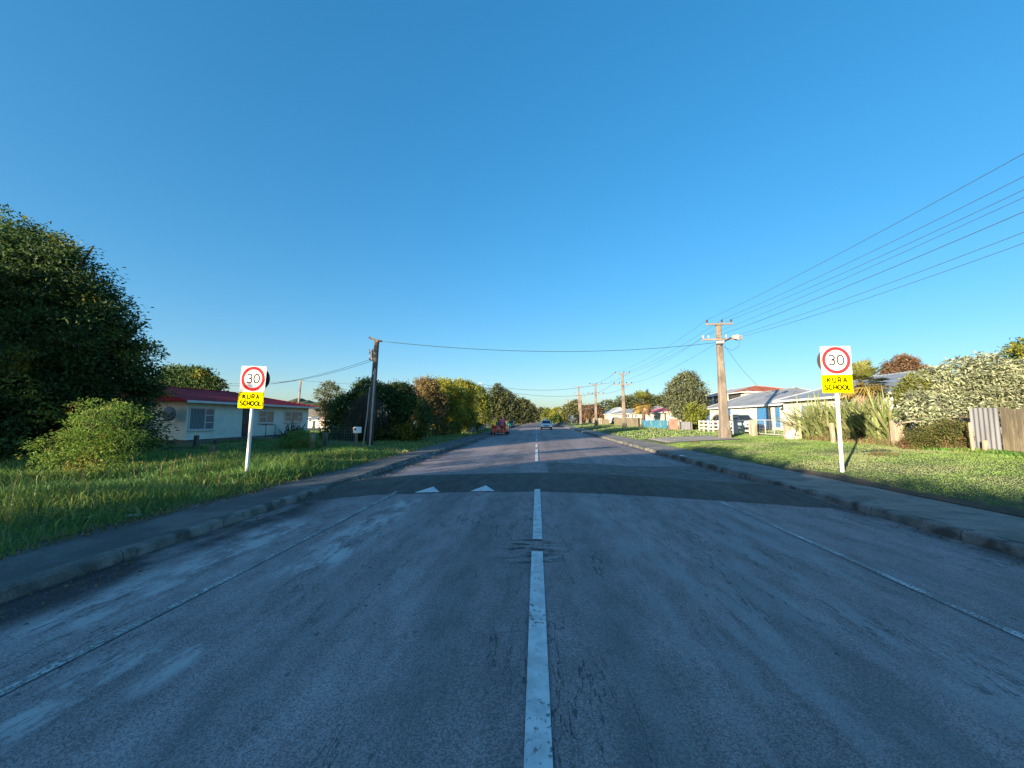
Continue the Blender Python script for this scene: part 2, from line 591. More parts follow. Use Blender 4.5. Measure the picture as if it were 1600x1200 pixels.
# ------------------------------------------------------------ light
AZ, EL = R(39), R(9)
ld = Vector((math.sin(AZ) * math.cos(EL), math.cos(AZ) * math.cos(EL), -math.sin(EL)))
sl = bpy.data.lights.new('sun', 'SUN')
sl.energy = 4.8
sl.angle = R(.55)
sl.color = (1.0, .83, .60)
so = bpy.data.objects.new('sun', sl)
COL.objects.link(so)
so.rotation_euler = ld.to_track_quat('-Z', 'Y').to_euler()
so.location = (-30, -30, 30)
w = bpy.data.worlds.new('World')
sc.world = w
w.use_nodes = True
wt = w.node_tree
wt.nodes.clear()
wo = wt.nodes.new('ShaderNodeOutputWorld')
bg = wt.nodes.new('ShaderNodeBackground')
sky = wt.nodes.new('ShaderNodeTexSky')
sky.sky_type = 'NISHITA'
sky.sun_disc = False
sky.sun_elevation = EL
sky.sun_rotation = AZ + math.pi
sky.altitude = 0
sky.air_density = 1.0
sky.dust_density = 1.0
sky.ozone_density = 4.0
gm = wt.nodes.new('ShaderNodeGamma')
gm.inputs[1].default_value = .63
hs = wt.nodes.new('ShaderNodeHueSaturation')
hs.inputs['Saturation'].default_value = 1.42
hs.inputs['Value'].default_value = .88
wt.links.new(sky.outputs[0], gm.inputs[0])
wt.links.new(gm.outputs[0], hs.inputs['Color'])
wt.links.new(hs.outputs[0], bg.inputs[0])
bg.inputs[1].default_value = .15
wt.links.new(bg.outputs[0], wo.inputs[0])
sc.view_settings.view_transform = 'Standard'
sc.view_settings.look = 'None'
sc.view_settings.exposure = 1.78
sc.view_settings.gamma = 1
# ------------------------------------------------------------ the setting
def sheet(name, xs, ys, fz, m, kind='structure'):
    X, Y = np.meshgrid(xs, ys)
    Z = fz(X, Y)
    V = np.stack([X, Y, Z], -1).reshape(-1, 3)
    nx, ny = len(xs), len(ys)
    i = np.arange(nx - 1)[None, :] + nx * np.arange(ny - 1)[:, None]
    T = np.stack([i, i + 1, i + nx + 1, i + nx], -1).reshape(-1, 4)
    o = link_mesh(name, np_mesh(name, V, T, True), m)
    tag(o, kind=kind)
    return o


gx = sorted(set([-1500, -800, -400, -200, -120, -80, -60, -50, -40, -34, -28] + list(np.arange(-24, -7, .6)) + [-7.2, -6.8, -6.5, -6.35, -6.2, -6.12, -6.06, 0,
            7.66, 7.72, 7.9, 8.3] + list(np.arange(8.8, 24, .7)) + [26, 30, 36, 44, 60, 80, 120, 200, 400, 800, 1500]))
gy = list(np.arange(-80, -4, 6)) + list(np.arange(-4, 60, .8)) + list(np.arange(60, 150, 5)) + [160, 200, 260, 350, 500, 800, 1400, 2400]
ground_o = sheet('ground', gx, gy, gz, M['grass_ground'])
ys_road = list(np.arange(-40, 5, 1.5)) + list(np.arange(5, 15, .15)) + list(np.arange(15, 60, 2)) + list(np.arange(60, 700, 20))
sheet('road', list(np.linspace(KL - .02, KR + .02, 24)), ys_road, road_z, M['road'])


def ribbon(name, left, right, m, dz, kind='structure', n=10):
    """sheet between two x,y polylines laid dz above the road"""
    V, T = [], []
    for a, b in zip(left, right):
        for k in range(n + 1):
            t = k / n
            x, y = a[0] + (b[0] - a[0]) * t, a[1] + (b[1] - a[1]) * t
            V.append((x, y, float(road_z(x, y)) + dz))
    for i in range(len(left) - 1):
        for k in range(n):
            q = i * (n + 1) + k
            T.append((q, q + n + 1, q + n + 2, q + 1))
    o = link_mesh(name, np_mesh(name, V, T, True), m)
    return tag(o, kind=kind)


rr = random.Random(3)
xs = np.linspace(KL + .05, KR - .1, 60)
edge = [(x, float(hump_front(x)) + rr.uniform(-.025, .025)) for x in xs]
back = [(x, float(hump_front(x)) + 2.75 + .25 * math.sin(x * .8) + rr.uniform(-.03, .03)) for x in xs]
ribbon('speed_hump_asphalt', edge, back, M['road_new'], .005, n=18)
xs2 = np.linspace(.35, KR - .15, 30)
ribbon('patched_asphalt', [(x, float(hump_front(x)) + 2.75 + .25 * math.sin(x * .8) - .12) for x in xs2],
       [(x, 14.9 + .25 * math.sin(x * 1.3) + rr.uniform(-.02, .02)) for x in xs2], M['road_mid'], .0025, n=16)


def line(x0, y0, x1, y1, wd, m, dz=.008):
    n = max(2, int((y1 - y0) / .25))
    n = min(n, 80)
    L = [(x0 + (x1 - x0) * i / n - wd / 2, y0 + (y1 - y0) * i / n) for i in range(n + 1)]
    Rr = [(x0 + (x1 - x0) * i / n + wd / 2, y0 + (y1 - y0) * i / n) for i in range(n + 1)]
    return ribbon('road_marking', L, Rr, m, dz, n=1)


def Yr(py):
    return onZ(838, py, 0).y


line(0.0, .2, .0, Yr(862), .135, M['mark'])
line(.006, Yr(843), .012, Yr(765.5), .13, M['mark'])
line(.0, Yr(721), .0, Yr(702), .13, M['mark'])
y = 23.0
while y < 130:
    line(.0, y, .0, y + 3, .12, M['mark'])
    y += 7 if y < 40 else 10
# worn lane edge lines
pl = [onZ(-60, 1114, -.06), onZ(300, 933, -.06), onZ(620, 768, -.05)]
line(pl[0].x, pl[0].y, pl[1].x, pl[1].y, .075, M['mark_worn'])
line(pl[1].x, pl[1].y, pl[2].x, pl[2].y, .07, M['mark_worn'])
pr = [onZ(1700, 1041, -.07), onZ(1350, 884, -.07), onZ(1105, 775, -.07), onZ(1000, 725, -.07)]
line(pr[0].x, pr[0].y, pr[1].x, pr[1].y, .085, M['mark_worn'])
line(pr[1].x, pr[1].y, pr[2].x, float(hump_front(pr[2].x)), .08, M['mark_worn'])
line(pr[3].x, 15.4, pr[3].x, 34, .08, M['mark_worn'])
# hump triangles pointing up the ramp
for cx in (-2.46, -1.22):
    y0 = float(hump_front(cx)) + .05
    V, T = [], []
    n = 6
    for i in range(n + 1):
        t = i / n
        hw = .275 * (1 - t) + .004
        for s in (-1, 0, 1):
            x, yy = cx + s * hw, y0 + t * .56
            yy += (float(hump_front(x)) - float(hump_front(cx))) * (1 - t)
            V.append((x, yy, float(road_z(x, yy)) + .011))
    for i in range(n):
        for k in range(2):
            q = i * 3 + k
            T.append((q, q + 1, q + 4, q + 3))
    tag(link_mesh('road_marking', np_mesh('road_marking', V, T), M['mark_new']), kind='structure')


# kerbs, gutters, footpaths
def kerb(x, side, y0, y1, drop=None):
    """side -1: footpath on the left"""
    rings = []
    yy = y0
    rk = random.Random(int(x * 10) + int(y0))
    while yy <= y1 + .01:
        g = -0.02 * abs(x)
        top = .03 + rk.uniform(-.008, .008)
        btop = top + .004
        if drop and drop[0] < yy < drop[1]: top = g + .05
        o = rk.uniform(-.012, .012)
        f = x + o
        prof = [(f, g - .3), (f, g + .02), (f + side * .02, top - .025), (f + side * .05, top), (x + side * .16, btop), (x + side * .16, g - .3)]
        rings.append([(a, yy, b) for a, b in prof])
        yy += .45 if yy < 40 else 4
    b = MB().loft(rings)
    return tag(b.build('kerb', M['kerb'], origin=(0, 0, 0)), kind='structure')


kerb(KL, -1, -10, 170, (13.0, 19.4))
kerb(KR, 1, -10, 170, (26.6, 28.4))
fz_l = lambda X, Y: .022 - .004 * np.abs(X - KL + .15) + .006 * lump(X * 2, Y * 2)
sheet('footpath', list(np.linspace(-6.35, KL - .17, 6)), list(np.arange(-10, 60, .8)) + list(np.arange(60, 180, 10)), fz_l, M['path_left'])
fz_r = lambda X, Y: .03 + .012 * (X - KR) + .004 * lump(X * 2, Y * 2)
sheet('footpath', list(np.linspace(KR + .17, 7.68, 6)), list(np.arange(-10, 60, .8)) + list(np.arange(60, 180, 10)), fz_r, M['concrete'])
# driveway crossings
M['drive'] = mat('driveway_concrete', (.33, .29, .24), .9, .18, 1.2, (.22, .195, .16), .3, 50)
sheet('driveway', list(np.linspace(7.7, 12.6, 9)), list(np.linspace(25.5, 30.5, 7)), lambda X, Y: gz(X, Y) + .03, M['drive'])
# far hills
t = np.linspace(-1, 1, 90)


def hill(x0, x1, y, hs, seed):
    q = np.random.RandomState(seed)
    n = 70
    V, T = [], []
    u = np.linspace(0, 1, n)
    base = np.interp(u, np.linspace(0, 1, len(hs)), hs)
    rows = 7
    for j in range(rows):
        f = j / (rows - 1)
        for i in range(n):
            hh = base[i] * math.sin(f * math.pi) * (1 + .08 * q.uniform(-1, 1))
            V.append((x0 + (x1 - x0) * u[i], y + (f - .5) * 120, -1 + max(0, hh)))
    for j in range(rows - 1):
        for i in range(n - 1):
            k = j * n + i
            T.append((k, k + 1, k + n + 1, k + n))
    o = link_mesh('hill', np_mesh('hill', V, T, True), M['hill'])
    tag(o, kind='structure')


M['hill'] = mat('hill_forest', (.045, .065, .035), .95, .45, .05, (.075, .085, .04), 1.0, .12)
M['hill_far'] = mat('hill_far', (.10, .14, .15), .95, .2, .03)
hill(-420, -190, 520, [0, 14, 22, 30, 24, 16, 8, 0], 1)
hill(-30, 60, 700, [0, 12, 20, 15, 12, 0], 2)
hill(330, 640, 420, [0, 20, 38, 50, 46, 42, 55, 40, 0], 3)


# ------------------------------------------------------------ grass
def blades(name, P, H, W, lean, m, seed, jit=None):
    q = np.random.RandomState(seed)
    n = len(P)
    a = q.uniform(0, 2 * np.pi, n)
    l = q.uniform(0, 2 * np.pi, n)
    A = np.stack([np.cos(a), np.sin(a), 0 * a], -1) * (W[:, None] / 2)
    ln = lean * q.uniform(.3, 1.3, n)
    D = np.stack([np.cos(l), np.sin(l), 0 * l], -1)
    Hh = H[:, None]
    mid = P + D * Hh * (ln * .28)[:, None] + np.array([0, 0, 1]) * Hh * .58
    tip = P + D * Hh * ln[:, None] + np.array([0, 0, 1]) * Hh * (1 - .35 * ln)[:, None]
    V = np.stack([P - A, P + A, mid - A * .75, mid + A * .75, tip], 1).reshape(-1, 3)
    b = np.arange(n)[:, None] * 5
    T = np.concatenate([b + [0, 1, 3], b + [0, 3, 2], b + [2, 3, 4]], 1).reshape(-1, 3)
    o = link_mesh(name, np_mesh(name, V, T), m)
    return tag(o, kind='stuff')


q = np.random.RandomState(11)
LW = leaf_mat('weed_leaf', [(.07, .14, .03), (.12, .20, .04), (.18, .24, .05), (.22, .20, .06)], .3, .5)


def pts(n, x0, x1, y0, y1, pw):
    u = q.uniform(0, 1, n)
    y = y0 + (y1 - y0) * u ** pw
    x = q.uniform(x0, x1, n)
    return x, y


# tall rank grass on the left verge
x, y = pts(72000, -15.5, -5.85, 1.2, 23, 1.5)
e = -6.17 + .20 * lump(x * 0 + 3, y * 1.3) + .14 * lump(x * 0, y * 3.3)
keep = (x < e) 
x, y = x[keep], y[keep]
z = np.where(x > -6.12, .02, gz(x, y))
cl = np.clip(.55 + .75 * lump(x, y, 1.1) + .45 * lump(y, x, 2.3), .06, 1.8)
h = (.13 + .26 * cl) * np.interp(x, [-9, -7, -6.2, -5.9], [1.1, .95, .45, .25]) * q.uniform(.6, 1.25, len(x))
h *= np.interp(y, [0, 14, 17, 23], [1, 1, .55, .35])
tag(blades('long_grass', np.stack([x, y, z - .02], -1), h, q.uniform(.007, .016, len(x)) * np.interp(y, [2, 25], [.9, 2.2]), .75, M['blade_long'], 1),
    'tall rank green grass on the left verge between footpath and trees', 'grass')
x, y = pts(2600, -9.5, -6.1, 2, 18, 1.4)
k = (lump(x * 1.3, y * 1.3) > .15)
x, y = x[k], y[k]
blades('broad_weeds', np.stack([x, y, gz(x, y)], -1), q.uniform(.08, .3, len(x)), q.uniform(.025, .06, len(x)), 1.1, LW, 14)
x, y = pts(260, -12, -6.3, 2, 16, 1.3)
blades('seed_stalks', np.stack([x, y, gz(x, y)], -1), q.uniform(.35, .75, len(x)), q.uniform(.006, .012, len(x)), .5, M['blade_dry'], 15)
# mown yard and verge further along on the left
x, y = pts(42000, -26, -6.1, 19, 70, 1.6)
keep = x < -6.15
x, y = x[keep], y[keep]
blades('yard_grass', np.stack([x, y, gz(x, y) - .01], -1), q.uniform(.06, .2, len(x)), q.uniform(.03, .06, len(x)), .6, M['blade_short'], 2)
# short lawn on the right verge
x, y = pts(150000, 7.62, 15.6, 3.0, 30, 1.45)
e = 7.78 + .08 * lump(x * 0 + 3, y * 1.5) + np.where((y > 7.2) & (y < 12.5), .22 + .14 * lump(x * 0, y * 1.1), 0)
keep = (x > e) & ~((y > 25.2) & (y < 30.7) & (x < 12.8)) & ((lump(x, y, 1.7) + .5 * lump(y, x, 4)) > -1.05)
x, y = x[keep], y[keep]
h = np.clip(.024 + .016 * lump(x, y, 1.4), .012, .07) * q.uniform(.6, 1.5, len(x)) * np.interp(x, [13, 15.3], [1, 2.2])
blades('lawn_grass', np.stack([x, y, gz(x, y) - .005], -1), h, q.uniform(.008, .016, len(x)) * np.interp(y, [3, 30], [1, 3]), .8, M['blade_short'], 3)
x, y = pts(40000, 7.7, 40, 30, 130, 1.5)
keep = ~((y < 30.7) & (x < 12.8))
x, y = x[keep], y[keep]
blades('verge_grass', np.stack([x, y, gz(x, y) - .01], -1), q.uniform(.06, .16, len(x)), q.uniform(.04, .09, len(x)), .6, M['blade_short'], 4)
# dry fringe and leaf litter along the edges
x, y = pts(5200, -6.5, -6.08, 1.5, 20, 1.3)
blades('dry_grass', np.stack([x, y, gz(np.minimum(x, -6.2), y) - .0 + .01], -1), q.uniform(.02, .09, len(x)), q.uniform(.008, .02, len(x)), 1.6, M['blade_dry'], 5)
x, y = pts(2600, 14.6, 16.2, 15, 23, 1)
blades('dry_grass', np.stack([x, y, gz(x, y)], -1), q.uniform(.12, .42, len(x)), q.uniform(.015, .03, len(x)), .8, M['blade_dry'], 6)
# bare earth strip beside the right footpath
xs = [0, .13, .26, .42, .6]
V, T = [], []
yy = np.arange(4, 13.5, .3)
for j, yv in enumerate(yy):
    wd = float(.35 + .16 * lump(np.array(0.), np.array(yv * 1.3))) * float(np.interp(yv, [4, 6.5, 12, 13.5], [.3, 1, 1.1, .2]))
    for k in xs:
        xv = 7.66 + k * wd * 1.7
        V.append((xv, yv, float(gz(max(xv, 7.73), yv)) + .008))
for j in range(len(yy) - 1):
    for k in range(4):
        a = j * 5 + k
        T.append((a, a + 1, a + 6, a + 5))
tag(link_mesh('bare_earth', np_mesh('bare_earth', V, T, True), M['dirt']), kind='structure')
# leaf litter and grit
x = np.concatenate([q.normal(-6.12, .1, 500), q.normal(KL + .25, .22, 500), q.normal(KR - .2, .12, 350)])
y = 2.2 + 16 * q.uniform(0, 1, len(x)) ** 1.2
z = np.where(x < KL - .1, .035, road_z(x, y) + .012)
blades('leaf_litter', np.stack([x, y, z], -1), q.uniform(.015, .04, len(x)), q.uniform(.015, .035, len(x)), 1.9, M['blade_dry'], 8)


# ------------------------------------------------------------ foliage
def crown(name, blobs, n, per, L, W, cr, m, parent, seed, droop=.15, out=.6, gap=-.9, smin=.72, spray=0.0, floor=None, lumpy=.16, flat=.5, stray=.03):
    """leaf clusters over the lumpy surface of several ellipsoids; blobs: (x,y,z,rx,ry,rz)"""
    q = np.random.RandomState(seed)
    B = np.array(blobs, float)
    wt_ = (B[:, 3] * B[:, 5])
    bi = q.choice(len(B), n, p=wt_ / wt_.sum())
    d = q.normal(size=(n, 3))
    d /= np.linalg.norm(d, axis=1)[:, None]
    kk = q.normal(size=(7, 3)) * 3.2
    ph = q.uniform(0, 6.28, 7)
    lum = sum(np.sin(d @ kk[i] + ph[i] + bi * 1.7) for i in range(7)) / 3.0
    rad = (q.uniform(smin, 1.02, n) ** .8) * (1 + lumpy * lum) + q.exponential(stray, n)
    C = B[bi, :3] + d * B[bi, 3:6] * rad[:, None]
    keep = (lum > gap) | (q.uniform(0, 1, n) < .25)
    C, d = C[keep], d[keep]
    n = len(C)
    if floor is not None:
        k2 = C[:, 2] > floor
        C, d = C[k2], d[k2]
        n = len(C)
    tot = n * per
    ci = np.repeat(np.arange(n), per)
    csz = q.uniform(.5, 1.3, n)[ci]
    off = np.clip(q.normal(size=(tot, 3)), -1.5, 1.5) * np.array([1, 1, flat])
    P = C[ci] + off * cr * csz[:, None]
    dr = q.normal(size=(tot, 3)) * .8 + d[ci] * out + off * spray
    dr[:, 2] -= droop
    dr /= np.linalg.norm(dr, axis=1)[:, None]
    sd = np.cross(dr, q.normal(size=(tot, 3)) * .6 + np.array([0, 0, 1]))
    sd /= np.linalg.norm(sd, axis=1)[:, None] + 1e-6
    ll = (L * q.uniform(.6, 1.25, tot))[:, None]
    ww = (W * q.uniform(.6, 1.25, tot))[:, None]
    nrm = np.cross(sd, dr)
    V = np.stack([P, P + dr * ll * .5 + sd * ww * .5 + nrm * ll * .06, P + dr * ll - nrm * ll * .1, P + dr * ll * .5 - sd * ww * .5 + nrm * ll * .06], 1).reshape(-1, 3)
    T = np.arange(tot * 4).reshape(-1, 4)
    o3 = wloc(parent)
    V = V - np.array(o3)
    return link_mesh(name, np_mesh(name, V, T), m, parent)


def trunk(base, tops, r, parent, m, seed, wob=.12, rt=.25):
    rk = random.Random(seed)
    base = Vector(base)
    b = MB()
    cen = sum((Vector(t) for t in tops), Vector()) / len(tops)
    fork = base + (cen - base) * .38
    fork.x = base.x + (cen.x - base.x) * .2
    fork.y = base.y + (cen.y - base.y) * .2
    b.tube([base - Vector((0, 0, .15)), base + Vector((0, 0, .15)), base.lerp(fork, .5) + Vector((rk.uniform(-wob, wob), rk.uniform(-wob, wob), 0)), fork],
           [r * 1.45, r * 1.1, r * .9, r * .75], 10)
    for tp in tops:
        tp = Vector(tp)
        m1 = fork.lerp(tp, .5) + Vector((rk.uniform(-1, 1), rk.uniform(-1, 1), rk.uniform(0, .6))) * (tp - fork).length * .1
        b.tube([fork - Vector((0, 0, .1)), m1, tp], [r * .55, r * .35, r * rt * .4], 7)
        for _ in range(3):
            s = fork.lerp(tp, rk.uniform(.4, .9))
            e = s + Vector((rk.uniform(-1, 1), rk.uniform(-1, 1), rk.uniform(.1, 1))) * (tp - fork).length * .3
            b.tube([s, s.lerp(e, .5) + Vector((0, 0, .05)), e], [r * .22, r * .14, r * .05], 5)
    return b.build('trunk', m, parent, smooth=True)


def blob(px, py, rp, Y, fy=1.0, fz=1.0, fd=.8):
    c = onY(px, py, Y)
    r = rp * mpp(c)
    return (c.x, c.y, c.z, r * fy, r * fd, r * fz)


def tree(name, label, cat, blobs, base, n, per, L, W, cr, m, seed, r=.2, bark='bark', group=None, **kw):
    bx, by = base
    t = thing(name, label, cat, (bx, by, float(gz(bx, by))), group)
    trunk((bx, by, float(gz(bx, by))), [b[:3] for b in blobs], r, t, M[bark], seed)
    crown('crown', blobs, n, per, L, W, cr, m, t, seed, **kw)
    return t


LF = {
    'dark': leaf_mat('leaf_dark_green', [(.03, .07, .022), (.045, .095, .028), (.07, .13, .036), (.10, .15, .04)], .35, .75, (.26, .26, .04), .6, (.56, .63)),  # yellow-green noise patches put sunlit leaf clumps into the colour
    'wattle': leaf_mat('leaf_fresh_green', [(.11, .22, .04), (.16, .29, .05), (.22, .34, .06), (.28, .32, .06)], .4, .5, (.32, .22, .05), 1.2, (.55, .66)),
    'mid': leaf_mat('leaf_mid_green', [(.10, .15, .03), (.16, .21, .045), (.25, .27, .055), (.31, .29, .055)], .45, .6),
    'yellow': leaf_mat('leaf_yellow_green', [(.15, .20, .03), (.25, .29, .045), (.37, .36, .055), (.46, .37, .06)], .45, .6),
    'brown': leaf_mat('leaf_brown', [(.20, .145, .06), (.26, .185, .075), (.16, .145, .055), (.29, .19, .08)], .3, .7),
    'olive': leaf_mat('leaf_olive', [(.085, .10, .038), (.12, .13, .05), (.16, .16, .065), (.12, .145, .06)], .3, .6),
    'pine': leaf_mat('leaf_pine', [(.055, .075, .03), (.085, .10, .04), (.12, .13, .05)], .25, .65),
    'grey': leaf_mat('leaf_grey_green', [(.075, .10, .05), (.11, .135, .07), (.15, .17, .09), (.19, .20, .11)], .2, .55),
    'silver': leaf_mat('leaf_silver', [(.25, .30, .17), (.34, .37, .23), (.44, .44, .31), (.18, .24, .10)], .25, .55),
    'lime': leaf_mat('leaf_lime', [(.13, .17, .03), (.19, .22, .04), (.24, .24, .05)], .3, .5),
    'hedge': leaf_mat('leaf_hedge', [(.07, .10, .025), (.10, .13, .03), (.15, .12, .045), (.12, .13, .04)], .25, .6, (.20, .12, .06), .8, (.50, .60)),
    'redbrown': leaf_mat('leaf_redbrown', [(.13, .08, .05), (.18, .11, .06), (.15, .10, .06)], .2, .7),
    'twig': leaf_mat('bare_twigs', [(.10, .085, .07), (.14, .12, .10), (.08, .07, .055)], .0, .9),
    'darktwig': leaf_mat('dark_twigs', [(.055, .05, .04), (.08, .075, .055), (.045, .05, .03)], .0, .9),
    'flax': leaf_mat('flax_leaf', [(.14, .19, .06), (.20, .25, .09), (.28, .31, .14), (.30, .27, .13)], .15, .45),
    'palm': leaf_mat('palm_leaf', [(.09, .12, .03), (.13, .16, .035), (.17, .18, .05), (.21, .19, .06)], .2, .5),
    'palmold': leaf_mat('palm_old_leaf', [(.28, .20, .05), (.34, .24, .06), (.22, .18, .05)], .2, .6),
    'palmdead': leaf_mat('palm_dead_leaf', [(.24, .16, .10), (.30, .21, .14), (.20, .15, .11)], .1, .8),
    'darkflax': leaf_mat('dark_flax_leaf', [(.04, .035, .03), (.06, .05, .035), (.05, .06, .03)], .1, .5),
}
# ---- the great tree at the left edge
BB = [blob(-60, 500, 165, 13.5), blob(45, 440, 82, 13.0), blob(88, 550, 106, 13.5), blob(160, 612, 78, 14.5), blob(132, 486, 52, 13.8), blob(185, 500, 22, 14), blob(95, 400, 24, 13.4), blob(50, 640, 120, 13.0),
      blob(206, 676, 38, 15.2), blob(200, 560, 40, 14.6), blob(232, 612, 15, 15.8), blob(-160, 600, 150, 13.0), blob(-10, 415, 68, 13), blob(-70, 690, 120, 11.6), blob(30, 700, 60, 14.5), blob(100, 690, 60, 15), blob(150, 690, 70, 14)]
tree('broadleaf_tree', 'huge dark spreading tree filling the left edge, beside the house with the maroon roof', 'tree', BB, (-16.5, 14.0), 4600, 46, .16, .066, .30, LF['dark'], 21, r=.42,
     gap=-1.5, spray=.6, droop=.25, lumpy=.17, flat=.40, smin=.55, stray=.008)
# ---- fresh green bush in front of it
bb = [blob(148, 668, 33, 10.3), blob(192, 660, 29, 10.3), blob(120, 696, 20, 9.9), blob(155, 706, 30, 10.1), blob(72, 702, 17, 9.7), blob(196, 694, 22, 10.4), blob(135, 640, 14, 10.3), blob(180, 636, 12, 10.3), blob(92, 722, 15, 9.6)]
tree('feathery_bush', 'fresh green feathery bush with yellowing twigs in front of the huge dark tree', 'bush', bb, (-12.2, 10.1), 620, 22, .085, .024, .15, LF['wattle'], 22, r=.05,
     gap=-.35, spray=.9, droop=.2, floor=.15, lumpy=.22, flat=.4)
# ---- tree behind the maroon roof
c = [blob(300, 597, 24, 34, 1.5), blob(330, 603, 14, 34, 1.3), blob(275, 600, 25, 34, 1.4), blob(312, 588, 10, 34)]
tree('broadleaf_tree', 'dark flat topped tree rising behind the maroon roof', 'tree', c, (-30.5, 35), 900, 12, .3, .13, .3, LF['dark'], 23, r=.22)
# ---- clump around the leaning pole
c = [blob(598, 640, 42, 28), blob(548, 640, 26, 28.5), blob(640, 655, 30, 27.5), blob(575, 615, 22, 29), blob(625, 620, 22, 28.5), blob(530, 670, 22, 28), blob(600, 680, 40, 27.5, 1.2, .5), blob(560, 675, 30, 27, 1, .7)]
tree('evergreen_tree', 'tall dark evergreen tree directly behind the leaning wooden pole', 'tree', c, (-11.0, 28.2), 3300, 13, .22, .09, .24, LF['dark'], 24, r=.25, gap=-1.2)
# weeping twiggy bush before it
t = thing('twiggy_bush', 'grey twiggy weeping bush hanging around the leaning wooden pole', 'bush', tuple(ground(574, 692)))
b = MB()
rk = random.Random(5)
c0 = onY(574, 645, 25.6)
for i in range(420):
    a = rk.uniform(0, 6.28)
    r0 = rk.uniform(.1, 1.55)
    s = Vector((c0.x + math.cos(a) * r0 * .4, c0.y + math.sin(a) * r0 * .4, c0.z + rk.uniform(.3, 1.35) * (1.2 - r0 * .35)))
    e = Vector((c0.x + math.cos(a) * r0 * 1.1, c0.y + math.sin(a) * r0, c0.z - rk.uniform(.3, 1.5)))
    mid = s.lerp(e, .35) + Vector((math.cos(a) * .2, math.sin(a) * .2, .22))
    b.tube([s, mid, e], [.014, .010, .005], 3, cap=False)
b.build('crown', M['bark'] if False else LF['darktwig'], t, fix=False)
MB().tube([wloc(t) - Vector((0, 0, .1)), wloc(t).lerp(c0, .5) + Vector((.1, 0, 0)), c0 + Vector((0, 0, .9))], [.13, .09, .04], 7).build('trunk', M['bark'], t, smooth=True)
# pale-trunked tree
c = [blob(516, 622, 20, 46), blob(508, 640, 13, 46), blob(530, 632, 14, 46.5), blob(515, 608, 12, 46)]
tree('open_tree', 'small open crowned tree with a pale trunk left of the dark clump', 'tree', c, (onY(506, 665, 46).x, 46), 620, 12, .26, .1, .25, LF['olive'], 25, r=.2, bark='bark_pale', gap=-.3)
# leafless tree
t = thing('bare_tree', 'leafless grey tree with thin upright twigs above the dark clump', 'tree', tuple(Vector((onY(630, 660, 33).x, 33, float(gz(-10, 33))))))
b = MB()
B0 = wloc(t)
for i in range(46):
    px, py = rk.uniform(608, 652), rk.uniform(590, 628)
    tp = onY(px, py, 33 + rk.uniform(-1, 1))
    b.tube([B0 + Vector((0, 0, 1.2)), B0.lerp(tp, .6) + Vector((rk.uniform(-.2, .2), 0, -.3)), tp], [.06, .04, .026], 4, cap=False)
b.build('crown', LF['twig'], t, fix=False)
MB().tube([B0 - Vector((0, 0, .1)), B0 + Vector((.05, 0, 1.5))], [.12, .08], 7).build('trunk', M['bark'], t)
# sunlit row of trees on the left
row = [
    ('brown leaved tree at the near end of the sunlit left row', 'brown', [blob(655, 618, 24, 36), blob(672, 635, 24, 36.5), blob(648, 640, 18, 36), blob(668, 608, 14, 36)], (660, 36), 1500, .22, .09),
    ('yellow green tree second in the sunlit left row', 'yellow', [blob(694, 620, 25, 40), blob(700, 645, 25, 40), blob(682, 645, 18, 39.5), blob(690, 603, 10, 40.3)], (695, 40), 1900, .22, .1),
    ('golden green tree with lit foliage to the ground, third in the left row', 'yellow', [blob(722, 612, 17, 45), blob(716, 640, 24, 45), blob(728, 655, 16, 44.5), blob(708, 660, 14, 44), blob(710, 604, 8, 45)], (718, 45), 1900, .22, .1),
    ('round darker green tree leaning over the pale sheet fence', 'mid', [blob(744, 622, 18, 52), blob(748, 645, 18, 52), blob(738, 632, 15, 52), blob(736, 608, 9, 52)], (745, 53), 1700, .25, .11),
]
for i, (lb, k, c, bs, n, L, W) in enumerate(row):
    tree('roadside_tree', lb, 'tree', c, (onY(bs[0], 660, bs[1]).x, bs[1]), n, 12, L, W, .24, LF[k], 30 + i, r=.17, group='trees in the sunlit row along the left side', gap=-.8, lumpy=.24)
# low bushes below the row
for i, (lb, k, c) in enumerate([
    ('low olive bush under the brown leaved tree', 'olive', [blob(668, 668, 14, 35, 1.2), blob(690, 672, 10, 36)]),
    ('small golden bush by the fence posts under the left row', 'yellow', [blob(662, 682, 8, 33), blob(653, 680, 6, 33)]),
    ('bright green low bush between left row and driveway', 'mid', [blob(700, 672, 9, 38, 1.3), blob(712, 668, 9, 39)]),
]):
    t = thing('low_bush', lb, 'bush', (c[0][0], c[0][1], float(gz(c[0][0], c[0][1]))))
    crown('crown', c, 330, 12, .16, .07, .14, LF[k], t, 50 + i)
# trees receding on the left
far = [(775, 632, 27, 75, 'pine', 'tall dark conifer behind the yellow warning sign'), (790, 638, 24, 88, 'pine', 'second dark conifer along the receding left row'),
       (803, 640, 19, 104, 'olive', 'olive toned conifer midway along the receding left row'), (813, 642, 17, 122, 'pine', 'narrow conifer near the far end of the left row'),
       (822, 643, 14, 145, 'olive', 'distant pointed conifer standing in the left row'), (829, 647, 11, 175, 'pine', 'farthest and smallest conifer of the left row')]
for i, (px, py, rp, Y, k, lb) in enumerate(far):
    c = [blob(px, py, rp, Y, .75, 1.0), blob(px - rp * .3, py + rp * .35, rp * .7, Y), blob(px + rp * .25, py + rp * .3, rp * .7, Y), blob(px + rp * .1, py - rp * .75, rp * .4, Y, .7, 1.1)]
    tree('conifer', lb, 'tree', c, (onY(px, 655, Y).x, Y), 1000 if Y < 100 else 600, 9, .5 * Y / 80, .2 * Y / 80, .3 * Y / 80, LF[k], 60 + i, r=.22, group='conifers receding along the left side', gap=-.9, floor=.2)
